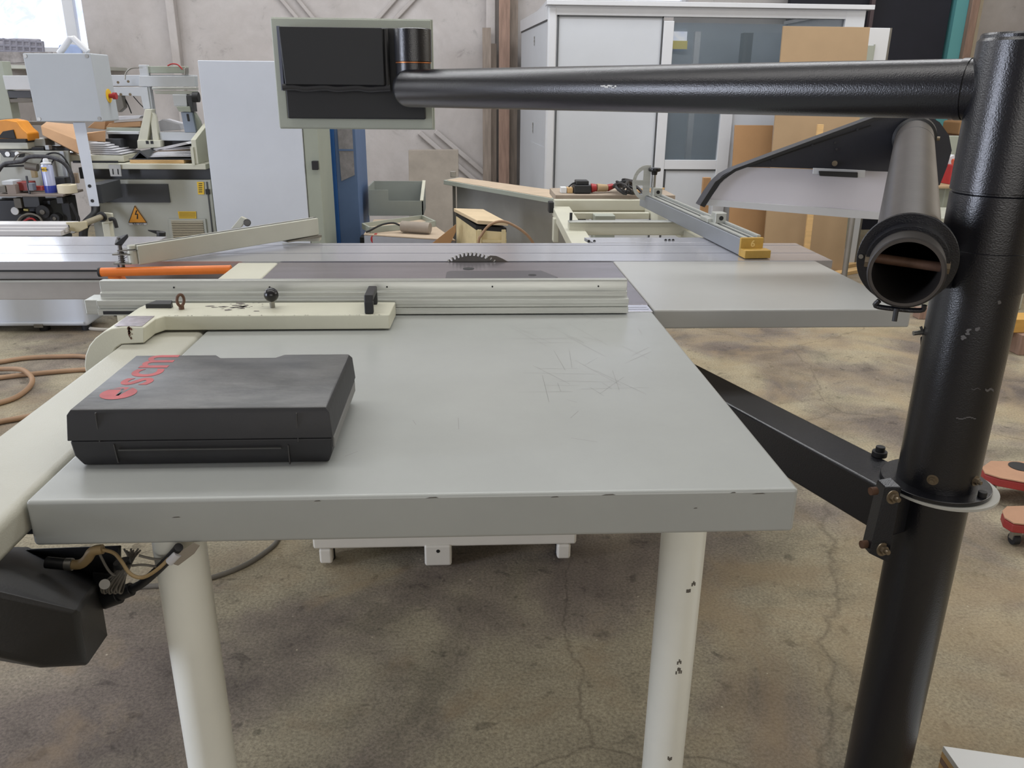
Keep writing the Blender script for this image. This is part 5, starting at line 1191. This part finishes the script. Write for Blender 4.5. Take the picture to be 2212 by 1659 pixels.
# ---- boxes, papers and small items on the machine
tag(build('cardboard_box', MB().hull([py_(88, 272, EY-.02), py_(92, 292, EY-.05), py_(178, 336, EY-.1), py_(160, 268, EY+.25), py_(100, 263, EY+.28), py_(176, 306, EY-.08), py_(160, 330, EY+.2), py_(92, 290, EY+.25)]), card, None, .004), 'brown cardboard box with small dark holes, tilted behind the box post', 'box')
tag(build('cardboard_box', MB().hull([py_(188, 288, EY+.1), py_(228, 282, EY+.12), py_(228, 306, EY+.12), py_(188, 304, EY+.1), py_(188, 286, EY+.2), py_(228, 282, EY+.2), py_(228, 304, EY+.2), py_(188, 304, EY+.2)]), card, None, .003), 'small brown cardboard box right of the box post', 'box')
ob = T_('orange_tool_case', 'orange plastic tool body with a black base on the machine at the far left', 'tool', 30, 280, EY+.1, py_(30, 306, EY).z)
build('orange_shell', MB().ppoly([(-20, 262), (12, 258), (36, 262), (48, 278), (60, 288), (62, 306), (50, 302), (36, 306), (-20, 306)], EY+.02, .14), orange_pl, ob, .008)
build('black_recess', MB().ppoly([(6, 284), (28, 280), (34, 300), (-6, 298)], EY+.012, .01), dark_m, ob, .002)
build('black_base', MB().pbox(-20, 300, 56, 308, EY+.0, .16), dark_m, ob, .003)
pd = T_('paper_stack', 'stack of loose white papers between the control box post and the frame brace', 'papers', 230, 320, EY, py_(230, 336, EY).z)
for k in range(6):
    z = py_(230, 334-k*4.2, EY).z; o_ = .012*k
    build('paper_sheet', MB().hull([Vector((e_(192, 325), EY+.02, z)), Vector((e_(262-k*9, 325), EY+.0+o_, z)), Vector((e_(262-k*9, 325), EY+.3, z)), Vector((e_(190, 325), EY+.3, z+.012)), Vector((e_(192, 325), EY+.02, z+.010)), Vector((e_(262-k*9, 325), EY+.3, z+.006)), Vector((e_(262-k*9, 325), EY+o_, z+.006))]), paper, pd)
bd = T_('ring_binder', 'open dark ring binder full of papers on the machine shelf', 'binder', 360, 330, EY, ez(352))
bz0 = ez(352)+.022
build('binder_cover', MB().hull([Vector((e_(280, 340), EY-.02, bz0+.0)), Vector((e_(418, 340), EY-.02, bz0+.0)), Vector((e_(418, 340), EY+.25, bz0)), Vector((e_(280, 340), EY+.25, bz0)), Vector((e_(418, 340), EY-.02, bz0+.004)), Vector((e_(280, 340), EY+.25, bz0+.004)), Vector((e_(418, 340), EY+.25, bz0+.004)), Vector((e_(280, 340), EY-.02, bz0+.004))]), mdark, bd)
build('binder_spine', MB().ppoly([(285, 342), (302, 326), (322, 341), (318, 342), (302, 330), (290, 343)], EY-.01, .22), mdark, bd)
for k in range(7):
    pts = [(322+k*1.5, 340-k*2.6), (414, 338-k*3.4), (414, 337-k*3.4), (330+k*3, 336-k*2.6)]
    build('loose_page', MB().ppoly(pts, EY+.0+.02*k, .18), paper if k != 4 else mat('brown_page', (112, 98, 84), .8), bd)
build('top_page', MB().ppoly([(330, 322), (400, 307), (408, 311), (340, 326)], EY+.1, .15), paper, bd)
tag(build('flat_board', MB().box(e_(284, 345), e_(400, 345), EY-.03, EY+.25, ez(352)+.0005, ez(352)+.020), wood_new, None, .002), 'flat pale wooden board under the ring binder', 'board')
for k, (pts, m__, lb) in enumerate((([(235, 262), (300, 256), (305, 250), (240, 252)], paper, 'white crumpled paper on the pile behind the frame brace, upper'), ([(228, 276), (304, 274), (304, 262), (236, 266)], card, 'brown flattened cardboard on the pile behind the frame brace'), ([(346, 284), (392, 280), (386, 268), (350, 258), (342, 262)], paper, 'white paper pile right of the frame brace'), ([(188, 276), (205, 262), (228, 262), (226, 280)], card, 'torn brown cardboard flap above the small box'))):
    tag(build('waste_paper' if m__ is paper else 'waste_cardboard', MB().ppoly(pts, EY+.3+.02*k, .14), m__, None, .003), lb, 'waste')
# spray can and tape
sp_ = T_('spray_can', 'blue, yellow and white spray can on the machine plate beside the tape roll', 'spray can', 106, 415, EY-.28, mpz)
sc_c = Vector((py_(108, 400, EY-.24).x, EY-.24, mpz))
build('can_body', MB().lathe(sc_c, (0, 0, 1), [(0, 0), (.030, 0), (.031, .004), (.031, .150), (.024, .160), (0, .160)], 32), mat('can_pale', (176, 182, 210), .35, .2), sp_)
build('can_band', MB().lathe(sc_c, (0, 0, 1), [(.0313, .002), (.0316, .004), (.0316, .040), (.0313, .042)], 32), blue_can, sp_)
ca = []
for k in range(9): 
    t = R(200+k*5); ca.append(t)
bs = MB()
for z0_, z1_, a0_, a1_ in ((.004, .15, 205, 232),):
    for k in range(6):
        t0_, t1_ = R(a0_+(a1_-a0_)*k/6), R(a0_+(a1_-a0_)*(k+1)/6); r_ = .0317
        bs.add([sc_c+Vector((r_*math.cos(t), r_*math.sin(t), z)) for t, z in ((t0_, z0_), (t1_, z0_), (t1_, z1_), (t0_, z1_))], [(0, 1, 2, 3)])
build('blue_stripe', bs, blue_can, sp_)
yl = MB()
for k in range(8):
    t0_, t1_ = R(236+7*k), R(243+7*k); r_ = .0318
    yl.add([sc_c+Vector((r_*math.cos(t), r_*math.sin(t), z)) for t, z in ((t0_, .122), (t1_, .122), (t1_, .146), (t0_, .146))], [(0, 1, 2, 3)])
yo_ = build('yellow_label', yl, yellow_lbl, sp_)
text_mesh('can_lettering', 'WD-40', .014, frame(sc_c+Vector((-.022, -.0325, .128)), (1, 0, 0), (0, 0, 1), (0, -1, 0)), ink, yo_, .0002, .0003)
build('can_cap', MB().lathe(sc_c+Vector((0, 0, .160)), (0, 0, 1), [(.024, 0), (.028, .002), (.028, .008), (.016, .012), (.014, .026), (.010, .032), (0, .033)], 28), white_pl, sp_)
tc_ = Vector((py_(145, 406, EY-.24).x, EY-.24, mpz))
tag(build('tape_roll', MB().lathe(tc_, (0, 0, 1), [(.024, 0), (.052, 0), (.052, .046), (.024, .046), (.024, 0)], 40), mat('tape_cream', (214, 204, 178), .6), None, .001), 'cream tape roll lying flat beside the spray can', 'tape')

# ---- wire crate and rags on the sill of the left window
wcx = T_('wire_crate', 'grey wire crate with a fluffy cover on the sill under the left window', 'crate', 50, 110, 8.4, 1.55)
CYc = 8.2
lat = MB()
for k in range(9): a = py_(-20+k*14, 80+(k*1.2), CYc); b = py_(-16+k*14, 128, CYc); lat.tube([a, b], .012, 6)
for k in range(4): lat.tube([py_(-20, 84+k*13, CYc), py_(94, 92+k*11, CYc)], .012, 6)
build('wire_lattice', lat, mat('lattice_grey', (128, 128, 140), .5), wcx)
fl_ = MB().hull([py_(-40, 92, CYc+.1), py_(30, 82, CYc+.1), py_(88, 84, CYc+.1), py_(92, 112, CYc+.1), py_(-40, 112, CYc+.1), py_(-40, 92, CYc+.4), py_(88, 88, CYc+.4), py_(92, 112, CYc+.4), py_(-40, 112, CYc+.4)])
build('fluffy_cover', fl_, mat('fluff', (150, 148, 156), .95, 0, .3, 12, .9, 20), wcx, .02)
dr = MB().hull([py_(-40, 112, CYc-.02), py_(115, 112, CYc-.02), py_(108, 130, CYc-.02), py_(60, 136, CYc-.02), py_(-40, 140, CYc-.02), py_(-40, 112, CYc+.5), py_(115, 112, CYc+.5), py_(60, 134, CYc+.5), py_(-40, 138, CYc+.5)])
build('ragged_cloth', dr, mat('rag', (144, 140, 140), .95, 0, .35, 14, .9, 24), wcx, .01)
build('shelf_board', MB().box(py_(-80, 138, CYc).x, py_(200, 138, CYc).x, CYc-.05, 9.0, py_(60, 141, CYc).z-.03, py_(60, 141, CYc).z), machine_p, wcx)
tag(build('blue_rag', MB().hull([py_(124, 108, 8.3), py_(128, 96, 8.3), py_(150, 95, 8.3), py_(172, 98, 8.3), py_(178, 108, 8.3), py_(124, 122, 8.3), py_(180, 122, 8.3), py_(128, 122, 8.6), py_(150, 97, 8.6), py_(180, 122, 8.6)]), mat('blue_rag_m', (150, 166, 200), .9, 0, .1, 10), None, .02), 'pale blue bundle on the sill behind the box handle', 'bundle')

# ---- white machine foot box far left on the floor and its cord
WBx = T_('white_machine_box', 'white machine housing on small feet on the floor at the far left', 'machine', 100, 660, 5.0)
wz = .42
a = pz(-120, 698, .03); b = pz(207, 697, .03)
build('housing', MB().box(-3.6, b.x, 4.89, 5.17, .035, wz), cab_m, WBx, .02, 3)
build('front_lip', MB().box(-3.6, b.x-.02, 4.878, 4.888, .05, .066), cab_m, WBx, .004)
for px in (105, 195, -30): x = py_(px, 700, 5.0).x; build('rubber_foot', MB().cyl((x, 4.95, 0), (x, 4.95, .036), .03, n=18), dark_m, WBx)
lt = py_(100, 695, 4.96); build('latch', MB().box(lt.x-.03, lt.x+.02, 4.868, 4.877, .035, .055), cable_grey, WBx)
tag(build('power_cable', MB().tube([pz(180, 703, .012), pz(186, 707, .011), pz(205, 711, .008), pz(240, 712, .008), pz(262, 706, .008)], .011, 10), tan_cord), 'white cord on the floor beside the white machine housing', 'cord')
tag(build('brown_hose', MB().tube([pz(a, b, .013+dz) for a, b, dz in ((300, 800, 0), (262, 790, 0), (188, 771, 0), (130, 770, 0), (60, 773, 0), (0, 782, 0), (-60, 790, 0), (-110, 806, 0), (-60, 822, 0), (-20, 818, 0), (30, 812, .0), (58, 809, .0), (120, 803, 0), (188, 798, 0), (260, 792, .026), (300, 812, 0), (240, 850, 0), (160, 874, 0), (110, 888, 0), (50, 902, 0), (0, 911, 0), (-60, 925, 0), (-140, 900, 0), (-120, 880, 0), (-40, 879, 0), (0, 870, 0), (35, 858, 0), (62, 838, 0), (70, 820, .012), (60, 806, .027), (44, 798, .026), (10, 797, .012), (-40, 800, .022), (-90, 806, .026))], .0125, 12), hose_m), 'brown hose coiled in loops on the floor at the left edge', 'hose')

# ---- right-hand background
MR = T_('background_machine', 'pale grey-green machine standing behind the post at the right', 'machine', 2060, 400, 6.0)
build('machine_body', MB().box(py_(2040, 420, 6.0).x, 4.6, 6.0, 6.7, 0, py_(2060, 405, 6.0).z), mat('sage_machine', (158, 162, 148), .5, 0, .06, 4), MR, .01)
MY = 5.3
build('lower_housing', MB().prism([(py_(1960, 480, MY).x, MY, .0), (py_(2200, 480, MY).x, MY, 0), (py_(2200, 480, MY).x, MY, py_(2100, 478, MY).z), (py_(1960, 480, MY).x, MY, py_(2000, 470, MY).z)], (0, .5, 0)) if 0 else MB().box(py_(2010, 560, MY).x, py_(2230, 560, MY).x, MY, MY+.5, .0, py_(2050, 470, MY).z), mat('sage2', (174, 176, 164), .5, 0, .06, 4), MR, .01)
for a, b in ((2023, 645), (2033, 656), (2041, 500)): p = py_(a, b, MY-.003); build('dark_hole', MB().cyl(p, p+Vector((0, .004, 0)), .008, n=12), sheet_inner, MR)
zz1 = py_(2060, 405, 6.0).z
sup = py_(2062, 353, 6.0)
tag(build('sheet_upright', MB().box(py_(2066, 340, 6.02).x, py_(2110, 340, 6.02).x, 6.25, 6.32, zz1+.002, py_(2075, 294, 6.25).z), cab_side, None, .004), 'upright pale sheet behind the post at the right', 'sheet')
tag(build('white_cover', MB().ppoly([(2026, 372), (2030, 350), (2062, 334), (2064, 345), (2064, 381), (2030, 376)], 6.18, .06), white_pl, None, .003), 'white sloping cover beside the red box at the right', 'cover')
rt = T_('red_box', 'red box with an orange-red roll on top, left of the black post head', 'box', 2066, 370, 6.05, zz1)
build('box_body', MB().box(py_(2056, 365, 6.04).x, py_(2090, 365, 6.04).x, 6.04, 6.16, zz1+.018, py_(2064, 357, 6.04).z), red_m, rt, .003)
build('roll', MB().cyl(py_(2058, 350, 6.06), py_(2080, 346, 6.06), .022, n=18), mat('red_orange', (196, 90, 66), .6), rt)
for i, (r0, D_, lb) in enumerate(((384, .3, 'upper thin wooden board under the red box'), (393, .34, 'lower thin wooden board under the red box'))):
    pass
tag(build('wood_board', MB().box(py_(2016, 385, 5.98).x, py_(2110, 385, 5.98).x, 5.92, 6.25, zz1+.0005, zz1+.017), wood_mdf, None, .002), 'thin wooden board under the red box on the right-hand machine', 'board')
BX = T_('brown_crate', 'brown wooden crate on a shelf high behind the black post', 'crate', 2080, 275, 7.5, py_(2080, 296, 7.5).z)
build('crate_body', MB().box(py_(2074, 275, 7.5).x, py_(2120, 275, 7.5).x, 7.5, 7.8, py_(2080, 293, 7.5).z, py_(2080, 262, 7.5).z), wood_or, BX, .02)
build('crate_base', MB().box(py_(2074, 275, 7.5).x, py_(2125, 275, 7.5).x, 7.49, 7.82, py_(2080, 295, 7.5).z-.01, py_(2080, 293, 7.5).z), wood_old2, BX)
shx = py_(2068, 300, 7.5).x
build('shelf_stand', MB().box(py_(2060, 300, 7.5).x, 4.9, 7.48, 7.85, 0, py_(2080, 295, 7.5).z-.01), wood_old, BX)
pw = pz(2000, 690, .0)
tag(build('timber_offcut', MB().box(pw.x-.05, pw.x+.16, pw.y, pw.y+.08, 0, .07), wood_old2, None, .004), 'dark brown timber offcut on the floor left of the black post', 'timber')
yw = py_(2212, 690, 4.6); 
PT = T_('wood_pallet', 'yellowish timber beams on the floor right of the black post', 'timber', 2200, 700, 4.4)
px0 = pz(2175, 720, 0).x
build('timber_beam', MB().box(3.05, 4.4, 4.35, 4.5, .12, .20), mat('yellow_timber', (196, 152, 78), .6, 0, .12, 6, stretch=(1, 6, 6)), PT, .004)
for x in (3.15, 3.9): build('bearer', MB().box(x, x+.09, 4.3, 4.9, 0, .12), wood_old2, PT, .004)
for k in range(2):
    a = pz(1800, 585+k*16, .0); b = pz(1862, 572+k*14, .0)
    tag(build('floor_batten', MB().prism([Vector((a.x, a.y, 0)), Vector((b.x+.3, b.y+.15, 0)), Vector((b.x+.3, b.y+.25, 0)), Vector((a.x, a.y+.1, 0))], (0, 0, .03)), wood_new, None, .002), ('wooden batten on the floor behind the pale extension table, nearer one', 'wooden batten on the floor behind the pale extension table, farther one')[1-k], 'batten')
tag(build('floor_pipe', MB().cyl((py_(1832, 540, 6.3).x, 6.3, .0), (py_(1844, 470, 6.3).x, 6.33, 1.0), .022, n=16), alu_side), 'grey upright pipe behind the tan boards', 'pipe')
# red mobile bases on the floor
def mobile(pts, z, lab, hole=None):
    t = thing('red_machine_foot', lab, 'machine foot', (pz(*pts[0], z).x+.2, pz(*pts[0], z).y, 0))
    P = [pz(a, b, z) for a, b in pts]
    build('dusty_top', MB().prism([p+Vector((0, 0, -.003)) for p in P], (0, 0, .004)), red_dusty, t)
    build('red_rim', MB().prism([p+Vector((0, 0, -.005)) for p in P], (0, 0, -.032)), mat('dull_red_rim', (150, 48, 44), .5, 0, .1, 20), t, .006)
    for k in (1, 3): p = P[k]*.8+P[(k+2) % len(P)]*.2; build('caster', MB().cyl((p.x-.01, p.y, .02), (p.x+.01, p.y, .02), .0199, n=16), dark_m, t); build('caster_fork', MB().box(p.x-.014, p.x+.014, p.y-.01, p.y+.01, .02, z-.038), raw_steel, t)
    if hole: h = pz(*hole, z+.002); build('round_cutout', MB().cyl(h, h+Vector((0, 0, .0015)), .04, n=24), dark_m, t)
mobile([(2121, 1010), (2128, 1022), (2160, 1032), (2225, 1044), (2330, 1050), (2330, 1000), (2140, 996)], .10, 'red dusty machine foot plate on the floor right of the flange, farther one', (2204, 1008))
mobile([(2165, 1104), (2170, 1118), (2190, 1130), (2330, 1145), (2330, 1090), (2175, 1094)], .09, 'red dusty machine foot plate on the floor right of the flange, nearer one')
# white boards bottom right
WS = [pz(2037, 1612, .06), pz(2330, 1655, .06)]
dv = (WS[1]-WS[0]).normalized(); nv = Vector((dv.y, -dv.x, 0)); 
P4 = [WS[0], WS[0]+dv*.6, WS[0]+dv*.6+nv*.5, WS[0]+nv*.5+dv*.12]
for k in range(4):
    tag(build('laminated_board', MB().prism([Vector((p.x, p.y, .001+.0152*k)) for p in P4], (0, 0, .0145)), white_lam if k == 3 else wood_old2 if k % 2 else wood_new, None, .001),
        ('bottom board of the stack at the lower right corner', 'second board from the bottom of the lower right stack', 'third board from the bottom of the lower right stack', 'white laminated board topping the stack at the lower right corner')[k], 'board')
